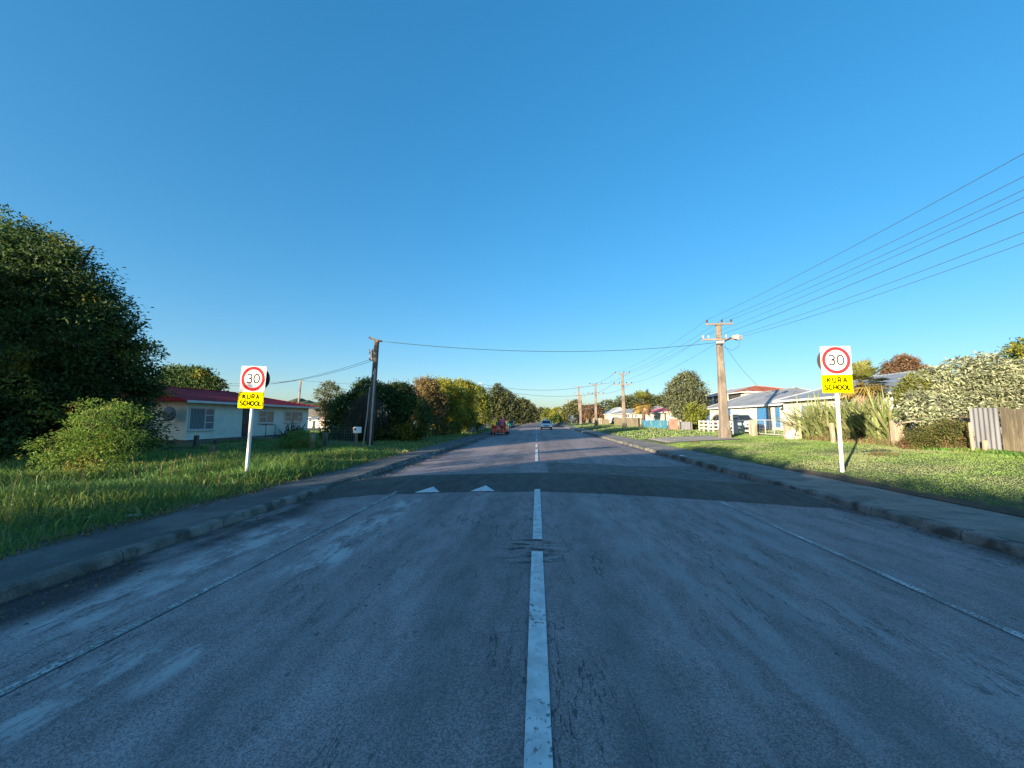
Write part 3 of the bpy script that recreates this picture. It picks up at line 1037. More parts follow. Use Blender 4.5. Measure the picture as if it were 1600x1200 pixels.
# far trees around the end of the road and on the right
far2 = [(846, 648, 10, 230, 'olive', 'hazy olive tree closing the end of the road'), (858, 648, 9, 210, 'mid', 'small green tree behind the white oncoming car'),
        (872, 648, 11, 170, 'yellow', 'yellowish round tree right of the white oncoming car'), (868, 656, 8, 150, 'dark', 'low dark bush beside the right verge far ahead'),
        (892, 642, 11, 150, 'olive', 'olive tree behind the far pair of poles'), (899, 634, 8, 160, 'grey', 'thin grey leafed tree top between the far poles'),
        (917, 646, 12, 125, 'redbrown', 'red brown bare looking tree left of the third pole'), (929, 644, 12, 120, 'redbrown', 'wide red brown tree just behind the third pole')]
for i, (px, py, rp, Y, k, lb) in enumerate(far2):
    c = [blob(px, py, rp, Y), blob(px - rp * .6, py + rp * .4, rp * .6, Y), blob(px + rp * .6, py + rp * .35, rp * .6, Y)]
    tree('distant_tree', lb, 'tree', c, (onY(px, 655, Y).x, Y), 380, 9, .7 * Y / 150, .3 * Y / 150, .35 * Y / 150, LF[k], 80 + i, r=.2, gap=-.8, floor=.3)
# wooded hill on the right
t = MB()
wood = [blob(px, 650, r, Y, 1, 1, 1.2) for px, r, Y in ((950, 24, 190), (968, 27, 185), (990, 30, 190), (1012, 30, 185), (1035, 33, 190), (1058, 30, 185), (1080, 26, 190), (1000, 33, 205), (1045, 34, 205))]
woodo = crown('woodland', wood, 5200, 8, 1.1, .5, .7, LF['pine'], None, 99, gap=-1.2)
tag(woodo, 'far wooded rise behind the roofs and the near palm on the right', 'woodland', kind='stuff')
# right side trees
c = [blob(1070, 612, 27, 62), blob(1055, 628, 16, 62), blob(1086, 628, 17, 62), blob(1070, 635, 20, 61), blob(1072, 597, 14, 62)]
tree('round_tree', 'grey green round tree behind the red sheet fence', 'tree', c, (onY(1068, 660, 62).x, 62.5), 2000, 11, .34, .14, .32, LF['grey'], 41, r=.25, bark='bark_pale', gap=-.9)
c = [blob(1087, 650, 15, 44), blob(1082, 640, 10, 44), blob(1094, 645, 11, 44), blob(1088, 664, 13, 43.7)]
t = thing('golden_shrub', 'yellow green shrub at the far end of the white rail fence', 'shrub', (c[0][0], 44, float(gz(c[0][0], 44))))
crown('crown', c, 700, 12, .2, .09, .16, LF['lime'], t, 42, floor=.5)
c = [blob(1412, 573, 17, 46, 1.3, .75), blob(1397, 582, 13, 46, 1.2, .6), blob(1428, 581, 16, 46, 1.2, .6), blob(1412, 563, 8, 46)]
tree('broadleaf_tree', 'brownish domed tree standing behind the grey roofed house', 'tree', c, (onY(1412, 620, 47).x, 47), 900, 11, .3, .12, .26, LF['redbrown'], 43, r=.25, gap=-.6)
c = [blob(1596, 560, 20, 26, 1.1, .8), blob(1618, 550, 24, 26), blob(1590, 545, 8, 26, 1.3, .6), blob(1640, 570, 30, 26)]
tree('broadleaf_tree', 'dark sparse tree at the right edge above the silver shrub', 'tree', c, (onY(1625, 620, 26.5).x, 26.5), 520, 11, .24, .1, .22, LF['dark'], 44, r=.2, gap=-.4)
# silver leaved shrub
c = [blob(1455, 607, 33, 18.2), blob(1500, 592, 33, 18.0), blob(1548, 590, 34, 17.8), blob(1600, 596, 36, 17.4), blob(1470, 632, 34, 18.0), blob(1520, 622, 36, 17.8), blob(1575, 618, 36, 17.4),
     blob(1436, 630, 20, 17.0), blob(1425, 648, 16, 16.8), blob(1462, 658, 18, 16.7), blob(1540, 566, 12, 18), blob(1640, 600, 50, 17.4), blob(1490, 648, 26, 17.2), blob(1455, 650, 18, 17.0)]
tree('silver_shrub', 'large silvery leaved shrub spilling over the corrugated iron fence', 'shrub', c, (20.5, 18.0), 2300, 13, .20, .062, .06, LF['silver'], 45, r=.12, spray=1.8, droop=.5, out=.5, gap=-.7, smin=.72, lumpy=.2)
t = thing('lime_shrub', 'bright yellow green shrub left of the silver shrub', 'shrub', tuple(ground(1415, 672)))
crown('crown', [blob(1417, 612, 13, 18.4), blob(1428, 598, 13, 18.3), blob(1411, 628, 9, 18.4), blob(1440, 604, 13, 18.2), blob(1432, 588, 8, 18.4)], 620, 12, .10, .04, .12, LF['lime'], t, 46)
MB().tube([wloc(t) - Vector((0, 0, .1)), onY(1417, 640, 17.5), onY(1420, 612, 17.4)], [.06, .05, .03], 6).build('trunk', M['bark'], t)
t = thing('hedge', 'low green and russet hedge below the silver shrub', 'hedge', tuple(ground(1472, 702)))
crown('foliage', [blob(1447, 688, 21, 16.2, 1.1), blob(1470, 690, 20, 15.8), blob(1495, 686, 22, 15.5), blob(1480, 676, 18, 15.9), blob(1505, 676, 16, 15.7), blob(1425, 692, 13, 16.5)], 1900, 12, .07, .035, .09, LF['hedge'], t, 47, floor=.3)
# low weeds along the hedge foot
x, y = pts(2500, 14.4, 15.3, 12.5, 16.8, 1)
blades('weeds', np.stack([x, y, gz(x, y)], -1), q.uniform(.06, .2, len(x)), q.uniform(.02, .05, len(x)), .9, M['blade_long'], 9)


# sword-leaved plants
def swords(name, base, n, Lr, W, m, parent, seed, spread=1.0, lift=.35):
    q = np.random.RandomState(seed)
    V, T = [], []
    o3 = wloc(parent)
    for i in range(n):
        a = q.uniform(0, 2 * np.pi)
        el = np.clip(q.normal(.95, .32), .15, 1.5)
        L = q.uniform(*Lr)
        bx = base[0] + q.normal(0, .22) * spread
        by = base[1] + q.normal(0, .22) * spread
        hd = np.array([math.cos(a), math.sin(a), 0])
        sd = np.array([-math.sin(a), math.cos(a), 0])
        bend = q.uniform(.1, .75)
        p = np.array([bx, by, base[2]])
        k0 = len(V)
        seg = 6
        for j in range(seg + 1):
            f = j / seg
            ang = el - bend * f * f * 1.3
            wd = W * (1 - f ** 2.5) * .5 + .002
            V += [tuple(p - sd * wd - np.array(o3)), tuple(p + sd * wd + np.array([0, 0, wd * .5]) - np.array(o3))]
            p = p + (hd * math.cos(ang) + np.array([0, 0, math.sin(ang)])) * L / seg
        for j in range(seg):
            T.append((k0 + 2 * j, k0 + 2 * j + 1, k0 + 2 * j + 3, k0 + 2 * j + 2))
    return link_mesh(name, np_mesh(name, V, T), m, parent)


g = ground(1305, 688)
g = Vector((16.2, 21.6, float(gz(16.2, 21.6))))
t = thing('flax_plant', 'big flax clump of sword shaped leaves behind the right speed sign', 'flax', tuple(g))
for i, (dx, dy, n) in enumerate(((-.4, 2.0, 240), (-.1, .9, 300), (.1, -.4, 330), (.3, -1.7, 260))):
    swords('leaf_clump', (g.x + dx, g.y + dy, g.z), n, (1.5, 2.9), .10, LF['flax'], t, 70 + i, 1.7)
crown('dry_base', [(g.x, g.y - .2, g.z + .25, 1.0, 1.7, .45)], 260, 12, .35, .03, .15, M['blade_dry'], t, 75, floor=.45)
g = ground(462, 684)
t = thing('dark_flax', 'dark sword leaved plant against the pale house wall under its last window', 'plant', tuple(g))
swords('leaf_clump', tuple(g), 130, (.8, 1.6), .07, LF['darkflax'], t, 77, 1.8)
g = ground(470, 700)
t = thing('grassy_mound', 'rounded overgrown green shrub beside the pale fence post', 'bush', tuple(g))
cc = onY(470, 690, g.y)
crown('foliage', [(g.x, g.y, g.z + .3, .75, .7, .5), (g.x - .5, g.y + .2, g.z + .2, .6, .6, .35)], 900, 12, .16, .02, .08, LF['wattle'], t, 78, droop=.5)


# palms
def palm(label, base, top, fr, seed, nf=34, skirt=True):
    q = np.random.RandomState(seed)
    t = thing('fan_palm', label, 'palm', tuple(base))
    base, top = Vector(base), Vector(top)
    MB().tube([base - Vector((0, 0, .1)), base.lerp(top, .5) + Vector((.05, 0, 0)), top], [fr * .16, fr * .13, fr * .13], 9).build('trunk', M['bark'], t, smooth=True)
    o3 = np.array(wloc(t))
    tp = np.array(top)

    def fans(n, e0, e1, Ls, m, nm, drp):
        V, T = [], []
        for i in range(n):
            a = q.uniform(0, 6.28)
            el = q.uniform(e0, e1)
            d = np.array([math.cos(a) * math.cos(el), math.sin(a) * math.cos(el), math.sin(el)])
            st = q.uniform(.45, .75) * fr * Ls
            c = tp + d * st + np.array([0, 0, -.12 * st * math.cos(el)])
            sd = np.cross(d, [0, 0, 1.0])
            sd /= np.linalg.norm(sd) + 1e-6
            up = np.cross(sd, d)
            # stalk
            k0 = len(V)
            V += [tp - sd * .015 - o3, tp + sd * .015 - o3, c + sd * .015 - o3, c - sd * .015 - o3]
            T.append((k0, k0 + 1, k0 + 2, k0 + 3))
            nl = 17
            for j in range(nl):
                th = (j / (nl - 1) - .5) * 4.2
                ll = fr * Ls * q.uniform(.42, .6) * (.75 + .25 * math.cos(th))
                dd = d * math.cos(th) + sd * math.sin(th) + up * .12
                ee = c + dd * ll + np.array([0, 0, -drp * ll])
                mm = c + dd * ll * .55 + np.array([0, 0, -drp * ll * .2])
                ns = np.cross(dd, up)
                ns /= np.linalg.norm(ns) + 1e-6
                k0 = len(V)
                V += [c - o3, mm + ns * .03 * fr - o3, ee - o3, mm - ns * .03 * fr - o3]
                T.append((k0, k0 + 1, k0 + 2, k0 + 3))
        link_mesh(nm, np_mesh(nm, V, T), m, t)
    fans(nf, -.1, 1.35, 1.0, LF['palm'], 'fronds', .2)
    fans(int(nf * .6), -.75, .0, 1.0, LF['palmold'], 'old_fronds', .35)
    if skirt: fans(int(nf * .7), -1.45, -.9, .9, LF['palmdead'], 'dead_fronds', .3)
    return t


b0 = Vector((18.6, 23.6, float(gz(18.6, 23.6))))
palm('shaggy fan palm just behind the right speed sign', b0, onY(1344, 597, 23.6), 1.35, 81)
b0 = Vector((onY(1005, 660, 68).x, 68, .55))
palm('distant golden fan palm behind the brown timber fence', b0, onY(1006, 628, 68), 2.2, 82)
# ------------------------------------------------------------ speed signs
def arc(cx, cy, rx, ry, a0, a1, n=12):
    return [(cx + rx * math.cos(R(a0 + (a1 - a0) * i / n)), cy + ry * math.sin(R(a0 + (a1 - a0) * i / n))) for i in range(n + 1)]


GL = {
    'K': (.62, [[(0, 0), (0, 1)], [(.6, 1), (.02, .40)], [(.22, .58), (.62, 0)]]),
    'U': (.62, [[(0, 1)] + arc(.31, .31, .31, .31, 180, 360) + [(.62, 1)]]),
    'R': (.60, [[(0, 0), (0, 1), (.32, 1)] + arc(.32, .74, .26, .26, 90, -90)[1:] + [(0, .48)], [(.30, .48), (.60, 0)]]),
    'A': (.70, [[(0, 0), (.35, 1), (.70, 0)], [(.12, .33), (.58, .33)]]),
    'S': (.58, [arc(.29, .745, .27, .255, 35, 200, 10) + arc(.29, .245, .29, .255, 70, -155, 12)[0:]]),
    'C': (.62, [arc(.36, .5, .36, .5, 48, 312, 18)]),
    'H': (.60, [[(0, 0), (0, 1)], [(.6, 0), (.6, 1)], [(0, .5), (.6, .5)]]),
    'O': (.70, [arc(.35, .5, .35, .5, 90, 450, 22)]),
    'L': (.52, [[(0, 1), (0, 0), (.52, 0)]]),
    '3': (.60, [arc(.29, .745, .28, .255, 150, -80, 12) + arc(.29, .265, .31, .275, 80, -150, 14)]),
    '0': (.64, [arc(.32, .5, .32, .5, 90, 450, 24)]),
}


def stroke(b, pts2, w, mk):
    n = len(pts2)
    closed = (abs(pts2[0][0] - pts2[-1][0]) + abs(pts2[0][1] - pts2[-1][1])) < 1e-6
    if closed: pts2, n = pts2[:-1], n - 1
    Lp, Rp = [], []
    for i in range(n):
        if closed: a, c = pts2[i - 1], pts2[(i + 1) % n]
        else: a, c = pts2[max(i - 1, 0)], pts2[min(i + 1, n - 1)]
        p = pts2[i]
        d1 = Vector((p[0] - a[0], p[1] - a[1]))
        d2 = Vector((c[0] - p[0], c[1] - p[1]))
        if d1.length < 1e-9: d1 = d2
        if d2.length < 1e-9: d2 = d1
        d1.normalize(); d2.normalize()
        t = (d1 + d2).normalized()
        nn = Vector((-t.y, t.x))
        k = w / 2 / max(.4, nn.dot(Vector((-d1.y, d1.x))))
        Lp.append((p[0] + nn.x * k, p[1] + nn.y * k))
        Rp.append((p[0] - nn.x * k, p[1] - nn.y * k))
    vs = [mk(*p) for p in Lp + Rp]
    m = n if closed else n - 1
    b.add(vs, [(i, (i + 1) % n, n + (i + 1) % n, n + i) for i in range(m)])


def text(b, s, cx, z0, h, w, y, gap=.22):
    tot = sum(GL[c][0] for c in s) + gap * (len(s) - 1)
    x = cx - tot * h / 2
    for c in s:
        gw, st = GL[c]
        for k, pl in enumerate(st):
            stroke(b, [(p[0] * h, p[1] * h) for p in pl], w, lambda u, v, x=x, k=k: (x + u, y - .0006 * k, z0 + v))
        x += (gw + gap) * h


def speed_sign(label, base, W, top, lean=0.0, backdx=0.1):
    """facing -Y; base at ground, top: height of the white panel's top edge"""
    t = thing('speed_sign', label, 'sign', tuple(base), 'gated pair of speed signs')
    X, Y, Z = base
    wh, yh = W * .985, W * .62
    zt = Z + top
    zm = zt - wh
    zb = zm - yh
    b = MB()
    b.lathe([(.045, Z - .2), (.045, zm + .1)], 14, c=(X, Y + .06, 0))
    b.build('pole', M['post_white'], t, smooth=False)
    b = MB()
    b.prism(rr_poly(X - W / 2, X + W / 2, zm + .004, zt, .03), 'y', Y, Y + .006)
    b.build('speed_panel', M['sign_white'], t)
    b = MB()
    ro, ri = W * .465, W * .355
    zc_ = zt - wh * .5 + .005
    n = 48
    vs = [(X + r * math.cos(2 * math.pi * i / n), Y - .004, zc_ + r * math.sin(2 * math.pi * i / n)) for r in (ro, ri) for i in range(n)]
    b.add(vs, [(i, (i + 1) % n, n + (i + 1) % n, n + i) for i in range(n)])
    b.build('red_ring', M['sign_red'], t)
    b = MB()
    text(b, '30', X, zc_ - W * .155, W * .33, W * .05, Y - .004, .25)
    b.build('numerals', M['sign_black'], t)
    b = MB()
    b.prism(rr_poly(X - W * .5 - .012, X + W * .5 - .012, zb, zm - .004, .03), 'y', Y - .001, Y + .005)
    p = b.build('school_panel', M['sign_yellow'], t)
    b = MB()
    xc = X - .012
    o, i_ = rr_poly(xc - W * .5 + .012, xc + W * .5 - .012, zb + .012, zm - .016, .025), rr_poly(xc - W * .5 + .024, xc + W * .5 - .024, zb + .024, zm - .028, .018)
    n = len(o)
    b.add([(u, Y - .005, v) for u, v in o + i_], [(i, (i + 1) % n, n + (i + 1) % n, n + i) for i in range(n)])
    b.build('border', M['sign_letters'], p)
    b = MB()
    lh = yh * .27
    text(b, 'KURA', xc, zb + yh * .57, lh, lh * .28, Y - .005, .42)
    text(b, 'SCHOOL', xc, zb + yh * .17, lh, lh * .28, Y - .005, .26)
    b.build('lettering', M['sign_letters'], p)
    b = MB()
    b.lathe([(W * .455, Y + .115), (W * .455, Y + .121)], 36, axis='y', c=(X + backdx, 0, zc_))
    b.bar((X - .2, Y + .11, zc_), (X + .2, Y + .11, zc_), .012, .04)
    b.build('reverse_disc', M['sign_back'], t)
    for zz in (zc_ + .1, zc_ - .14, zb + yh * .5):
        MB().bar((X - W * .3, Y + .0115, zz), (X + W * .3, Y + .0115, zz), .010, .035).build('bracket', M['galv'], t)
    if lean: t.rotation_euler = (0, lean, 0)
    return t


def rr_poly(x0, x1, z0, z1, r, n=4):
    p = []
    for cx, cz, a in ((x1 - r, z0 + r, -90), (x1 - r, z1 - r, 0), (x0 + r, z1 - r, 90), (x0 + r, z0 + r, 180)):
        p += arc(cx, cz, r, r, a, a + 90, n)
    return p


g = ground(382, 748)
p = onY(391, 572, g.y)
speed_sign('left speed limit 30 sign with yellow KURA SCHOOL panel, standing in long grass', g, 41 * mpp(p), p.z - g.z, .03, .065)
g = ground(1319, 738)
p = onY(1302, 541, g.y)
speed_sign('right speed limit 30 sign with yellow KURA SCHOOL panel, standing on the mown lawn', g, 45.5 * mpp(p), p.z - g.z, .0, -.06)


# ------------------------------------------------------------ houses
def walls(root, x0, x1, y0, y1, z0, z1, m, lap=.18, gable=None):
    b = MB()
    n = max(1, int((z1 - z0) / lap)) if lap else 1
    for k in range(n):
        a, c = z0 + (z1 - z0) * k / n, z0 + (z1 - z0) * (k + 1) / n
        o = .022 if lap else 0
        lo = [(x0 - o, y0 - o, a), (x1 + o, y0 - o, a), (x1 + o, y1 + o, a), (x0 - o, y1 + o, a)]
        hi = [(x0, y0, c), (x1, y0, c), (x1, y1, c), (x0, y1, c)]
        b.loft([lo, hi], cap=True)
    for yg, xr, zr in (gable or []):
        b.prism([(x0, z1), (x1, z1), (xr, zr)], 'y', yg, yg + (.1 if yg < (y0 + y1) / 2 else -.1))
    return b.build('wall', m, root, fix=False)


def hip_roof(root, x0, x1, y0, y1, ze, zr, over, m, hip=(1, 1), axis='y', th=.07, trim='trim', inset=None):
    X0, X1, Y0, Y1 = x0 - over, x1 + over, y0 - over, y1 + over
    if axis == 'y':
        xc = (X0 + X1) / 2
        hw = (X1 - X0) / 2 if inset is None else inset
        r0 = (xc, Y0 + (hw if hip[0] else 0), zr)
        r1 = (xc, Y1 - (hw if hip[1] else 0), zr)
    else:
        yc = (Y0 + Y1) / 2
        hw = (Y1 - Y0) / 2 if inset is None else inset
        r0 = (X0 + (hw if hip[0] else 0), yc, zr)
        r1 = (X1 - (hw if hip[1] else 0), yc, zr)
    b = MB()
    e = [(X0, Y0, ze), (X1, Y0, ze), (X1, Y1, ze), (X0, Y1, ze)]
    lo = [(x, y, z - th) for x, y, z in e]
    if axis == 'y':
        b.add(e + [r0, r1] + lo, [(0, 4, 5, 3), (1, 2, 5, 4), (0, 1, 4), (2, 3, 5), (9, 8, 7, 6), (0, 6, 7, 1), (1, 7, 8, 2), (2, 8, 9, 3), (3, 9, 6, 0)])
    else:
        b.add(e + [r0, r1] + lo, [(0, 1, 5, 4), (2, 3, 4, 5), (0, 4, 3), (1, 2, 5), (9, 8, 7, 6), (0, 6, 7, 1), (1, 7, 8, 2), (2, 8, 9, 3), (3, 9, 6, 0)])
    r = b.build('roof', m, root)
    g = MB()
    k = .09
    zt, zb = ze - .015, ze - .15
    g.box(X0 - k, X0 - .003, Y0 - k, Y1 + k, zb, zt)
    g.box(X1 + .003, X1 + k, Y0 - k, Y1 + k, zb, zt)
    if hip[0] or axis != 'y': g.box(X0, X1, Y0 - k, Y0 - .003, zb, zt - .004)
    if hip[1] or axis != 'y': g.box(X0, X1, Y1 + .003, Y1 + k, zb, zt - .004)
    g.build('gutter', M[trim], r)
    c = MB()
    c.tube([(r0[0], r0[1], r0[2] + .01), (r1[0], r1[1], r1[2] + .01)], .07, 6)
    for h, r_, cs in ((hip[0], r0, (0, 1) if axis == 'y' else (0, 3)), (hip[1], r1, (2, 3) if axis == 'y' else (1, 2))):
        if h:
            for q_ in cs: c.tube([r_, (e[q_][0], e[q_][1], e[q_][2] + .02)], .055, 6)
    c.build('ridge_cap', m, r)
    return r


def win(root, X, y0, y1, z0, z1, side, mull=(), trans=(), pane='pane_curtain', fr='trim', fw=.07, name='window'):
    """window on a wall at X; side = outward sign along x"""
    y0, y1 = min(y0, y1), max(y0, y1)
    b = MB()
    xo = X + side * .06
    xi = X + side * .0
    xa, xb = min(xi, xo), max(xi, xo)
    b.box(xa, xb, y0, y0 + fw, z0, z1)
    b.box(xa, xb, y1 - fw, y1, z0, z1)
    b.box(xa, xb, y0 + fw, y1 - fw, z0, z0 + fw)
    b.box(xa, xb, y0 + fw, y1 - fw, z1 - fw, z1)
    cells = [y0 + fw] + [y0 + (y1 - y0) * m for m in mull] + [y1 - fw]
    for m_ in mull:
        yy = y0 + (y1 - y0) * m_
        b.box(xa, xb - .004 * 1, yy - .035, yy + .035, z0 + fw, z1 - fw)
    for (ci, tz) in trans:
        zz = z0 + (z1 - z0) * tz
        b.box(xa, xb - .012, cells[ci] + .036, cells[ci + 1] - .036, zz - .025, zz + .025)
    f = b.build(name, M[fr], root)
    s = MB()
    xs_ = X + side * .11
    s.box(min(X, xs_), max(X, xs_), y0 - .05, y1 + .05, z0 - .05, z0 - .002)
    s.build('sill', M[fr], f)
    pm = M[pane]
    xp0, xp1 = X + side * .024, X + side * .030
    p_ = MB().box(min(xp0, xp1), max(xp0, xp1), y0 + fw, y1 - fw, z0 + fw, z1 - fw)
    p_.build('pane', pm, f)
    return f


# left house
HX = -20.2
ya, yb = onX(291, 660, HX).y, onX(481, 660, HX).y
hz = .05
ze = onX(291, 628, HX).z
t = thing('weatherboard_house', 'pale weatherboard house with maroon roof and satellite dish behind the left sign', 'house', (HX - 4, (ya + yb) / 2, hz))
walls(t, HX - 8.2, HX, ya, yb, hz + .35, ze, M['wall_cream'], .17, [(ya, HX - 4.1, ze + .95)])
MB().box(HX - 8.1, HX - .05, ya + .05, yb - .05, hz - .4, hz + .349).build('foundation', M['concrete'], t)
hip_roof(t, HX - 8.2, HX, ya, yb, ze + .10, ze + 1.12, .5, M['roof_red'], (0, 1), inset=4.0)


def wr(X, px0, py0, px1, py1):
    a, c = onX(px0, (py0 + py1) / 2, X), onX(px1, (py0 + py1) / 2, X)
    z1 = onX((px0 + px1) / 2, py0, X).z
    z0 = onX((px0 + px1) / 2, py1, X).z
    return a.y, c.y, z0, z1


win(t, HX, *wr(HX, 294, 637, 334, 672), 1, (.62,), ((1, .34), (1, .67)), 'pane_curtain')
win(t, HX, *wr(HX, 404, 642, 427, 661), 1, (.5,), ((0, .5),), 'pane_curtain')
win(t, HX, *wr(HX, 444, 643, 472, 660), 1, (.36, .72), ((0, .5), (2, .5)), 'pane_curtain')
y0, y1, z0, z1 = wr(HX, 378, 640, 388, 682)
b = MB().box(HX - .0, HX + .05, y0, y1, hz + .36, ze - .12)
d = b.build('door', M['door_dark'], t)
MB().lathe([(.03, HX + .05), (.035, HX + .11)], 8, axis='x', c=(0, y0 + .12, hz + 1.3)).build('handle', M['galv'], d)
b = MB()
b.box(HX + .03, HX + 1.2, y0 - .25, y1 + 1.4, hz - .1, hz + .30)
b.box(HX + 1.203, HX + 1.55, y0 - .1, y1 + .5, hz - .1, hz + .14)
b.build('steps', M['concrete'], t)
b = MB()
for yy in (y1 + .3, y1 + 1.3):
    b.tube([(HX + 1.1, yy, hz + .28), (HX + 1.1, yy, hz + 1.15)], .022, 6)
b.tube([(HX + 1.1, y1 + .3, hz + 1.15), (HX + 1.1, y1 + 1.3, hz + 1.15)], .022, 6)
b.tube([(HX + 1.1, y1 + 1.3, hz + 1.15), (HX + .05, y1 + 1.3, hz + 1.15)], .022, 6)
b.build('railing', M['plastic_black'], t)
pd = onX(281, 647, HX - .6)
dy = ya
t2 = thing('satellite_dish', 'round grey satellite dish on the sunlit gable of the pale house', 'satellite dish', (HX - .75, dy - .02, pd.z))
cx, cy, cz = HX - .75, dy - .36, pd.z
b = MB()
prof = [(.02, .07), (.18, .055), (.34, .02), (.42, -.02), (.425, -.005), (.34, .035), (.18, .072), (.02, .085)]
b.lathe([(r, -h) for r, h in prof], 28, axis='y', c=(cx, cy, cz))
b.build('reflector', M['dish'], t2, smooth=True)
b = MB()
b.tube([(cx, cy, cz - .38), (cx, cy - .38, cz - .16)], .012, 5)
b.lathe([(.03, -.44), (.035, -.36)], 8, axis='y', c=(cx, cy, cz - .14))
b.build('feed_arm', M['galv'], t2)
MB().tube([(cx, dy - .01, cz - .1), (cx, cy + .08, cz)], .025, 6).build('mount', M['galv'], t2)


# right cottage with blue doors
def right_wall(root, X, ya, yb, z0, z1, depth, m):
    return walls(root, X, X + depth, ya, yb, z0, z1, M[m], 0)


RX2 = 22.0
gzr = .55
ya, yb = onX(1231, 645, RX2).y, onX(1106, 645, RX2).y
ze = onX(1228, 632, RX2).z
t = thing('cottage', 'cream cottage with blue doors and grey hipped roof behind the white rail fence', 'house', (RX2 + 4, (ya + yb) / 2, gzr))
right_wall(t, RX2, ya, yb, gzr - .3, ze, 7, 'wall_ivory')
hip_roof(t, RX2, RX2 + 7, ya, yb, ze + .08, ze + 1.75, .45, M['roof_grey'], (1, 1), inset=4.5)


def panel(name, m, px0, px1, py0, py1, X=RX2, pr=.03, root=None):
    y0, y1, z0, z1 = wr(X, px0, py0, px1, py1)
    return MB().box(X - pr, X - .001, min(y0, y1), max(y0, y1), z0, z1).build(name, M[m], root)


z_low = 662
for n_, m_, a, c, p0, p1 in (('garage_door', 'blue', 1183, 1201, 637.5, 668), ('door', 'blue', 1212, 1219, 636, 668), ('door', 'blue', 1103.6, 1109.5, 640, 664), ('wall_panel', 'blue', 1136, 1143, 638, 652)):
    d = panel(n_, m_, a, c, p0, p1, root=t)
    y0, y1, z0, z1 = wr(RX2, a, p0, c, p1)
    if n_ == 'door': MB().lathe([(.03, RX2 - .09), (.03, RX2 - .03)], 8, axis='x', c=(0, min(y0, y1) + .12, (z0 + z1) / 2)).build('handle', M['galv'], d)
y0, y1, z0, z1 = wr(RX2, 1145, 637, 1182, 652)
win(t, RX2, y0, y1, z0, z1, -1, (.2, .4, .6, .8), (), 'pane_blind')
win(t, RX2, *wr(RX2, 1220.5, 637, 1230, 652), -1, (), (), 'pane_blind')
for a, c in ((1145, 1182), (1202.5, 1211), (1220.5, 1230.5)):
    panel('wall_panel', 'bluegrey', a, c, 654.5, 668, pr=.02, root=t)
for px in (1111.5, 1124, 1144, 1202):
    y0 = onX(px, 645, RX2).y
    MB().box(RX2 - .10, RX2 - .035, y0 - .09, y0 + .09, gzr - .2, ze - .06).build('corner_board', M['trim'], t)

# two storey house with rusty roof behind
X1 = 31.5
ya, yb = onX(1163, 620, X1).y, onX(1092, 640, X1).y
ze = onX(1090, 622.5, X1).z
zr = onX(1176, 604, X1 + 4.5).z
t = thing('tall_house', 'taller house with partly rusted roof and dark verandah behind the cream cottage', 'house', (X1 + 5, (ya + yb) / 2, .7))
right_wall(t, X1, ya, yb, .3, ze, 8, 'wall_ivory')
hip_roof(t, X1, X1 + 8, ya, yb, ze + .1, zr, .6, M['roof_rust'], (1, 1), inset=4.8)
panel('verandah_shade', 'door_dark', 1104, 1158, 617, 640, X1, .04, t)  # flat dark panel on the wall paints the shade under the verandah eave
for a, c in ((1112, 1117), (1120, 1125)):
    win(t, X1 - .05, *wr(X1, a, 623.5, c, 632), -1, (), (), 'pane_dark')
for px in (1104, 1118.5, 1131, 1142):
    y0 = onX(px, 628, X1).y
    MB().box(X1 - .5, X1 - .4, y0 - .06, y0 + .06, .4, ze - .08).build('verandah_post', M['trim'], t)
p = onX(1240, 610, X1 + 7.2)
b = MB()
b.bbox(p.x - .45, p.x + .45, p.y - .5, p.y + .5, ze - .2, p.z + .25, .03)
c_ = b.build('chimney', M['chimney'], t)
MB().tube([(p.x, p.y, p.z + .2), (p.x, p.y, p.z + .7)], .1, 8).build('flue', M['galv'], c_)

# grey house beside the palm
X3 = 20.3
ya, yb = onX(1397, 640, X3).y, onX(1226, 645, X3).y
ze = onX(1397, 615, X3).z
t = thing('villa', 'low grey and cream house with blue grey roof behind the flax and fan palm', 'house', (X3 + 4, (ya + yb) / 2, .55))
walls(t, X3, X3 + 8, ya, yb, .2, ze, M['wall_grey'], 0)
hip_roof(t, X3, X3 + 8, ya, yb, ze + .08, ze + 1.6, .5, M['roof_grey2'], (1, 1), inset=3.6)
win(t, X3, *wr(X3, 1340, 628, 1362, 650), -1, (.5,), (), 'pane_dark')
y0, y1, z0, z1 = wr(X3, 1228, 628, 1300, 690)
MB().box(X3 - .02, X3 - .001, min(y0, y1), max(y0, y1), .3, ze - .03).build('wall_panel', M['wall_ivory'], t)
win(t, X3 - .02, *wr(X3, 1252, 632, 1290, 650), -1, (.33, .66), (), 'pane_curtain')
for yy in (ya + .06, yb - .06): MB().box(X3 - .05, X3 + .0, yy - .07, yy + .07, .2, ze - .05).build('corner_board', M['trim'], t)
b = MB().tube([(X3 - .08, ya + .35, ze - .1), (X3 - .08, ya + .35, .3)], .04, 8)
b.build('downpipe', M['trim'], t)


# far small houses
def small_house(name, label, px0, px1, py_eave, py_ridge, X, depth, wall, roof, z0=.5, wins=(), axis='y', over=.4):
    ya, yb = onX(px1, 650, X).y, onX(px0, 650, X).y
    ze = onX((px0 + px1) / 2, py_eave, X).z
    zr = onX((px0 + px1) / 2, py_ridge, X + depth / 2).z
    t = thing(name, label, 'house', (X + depth / 2, (ya + yb) / 2, z0))
    right_wall(t, X, ya, yb, z0 - .3, ze, depth, wall)
    hip_roof(t, X, X + depth, ya, yb, ze + .08, max(zr, ze + .8), over, M[roof], (1, 1), inset=min(depth / 2, (yb - ya) / 2.2))
    for a, c, p0, p1 in wins: win(t, X, *wr(X, a, p0, c, p1), -1, (.5,), (), 'pane_dark')
    return t


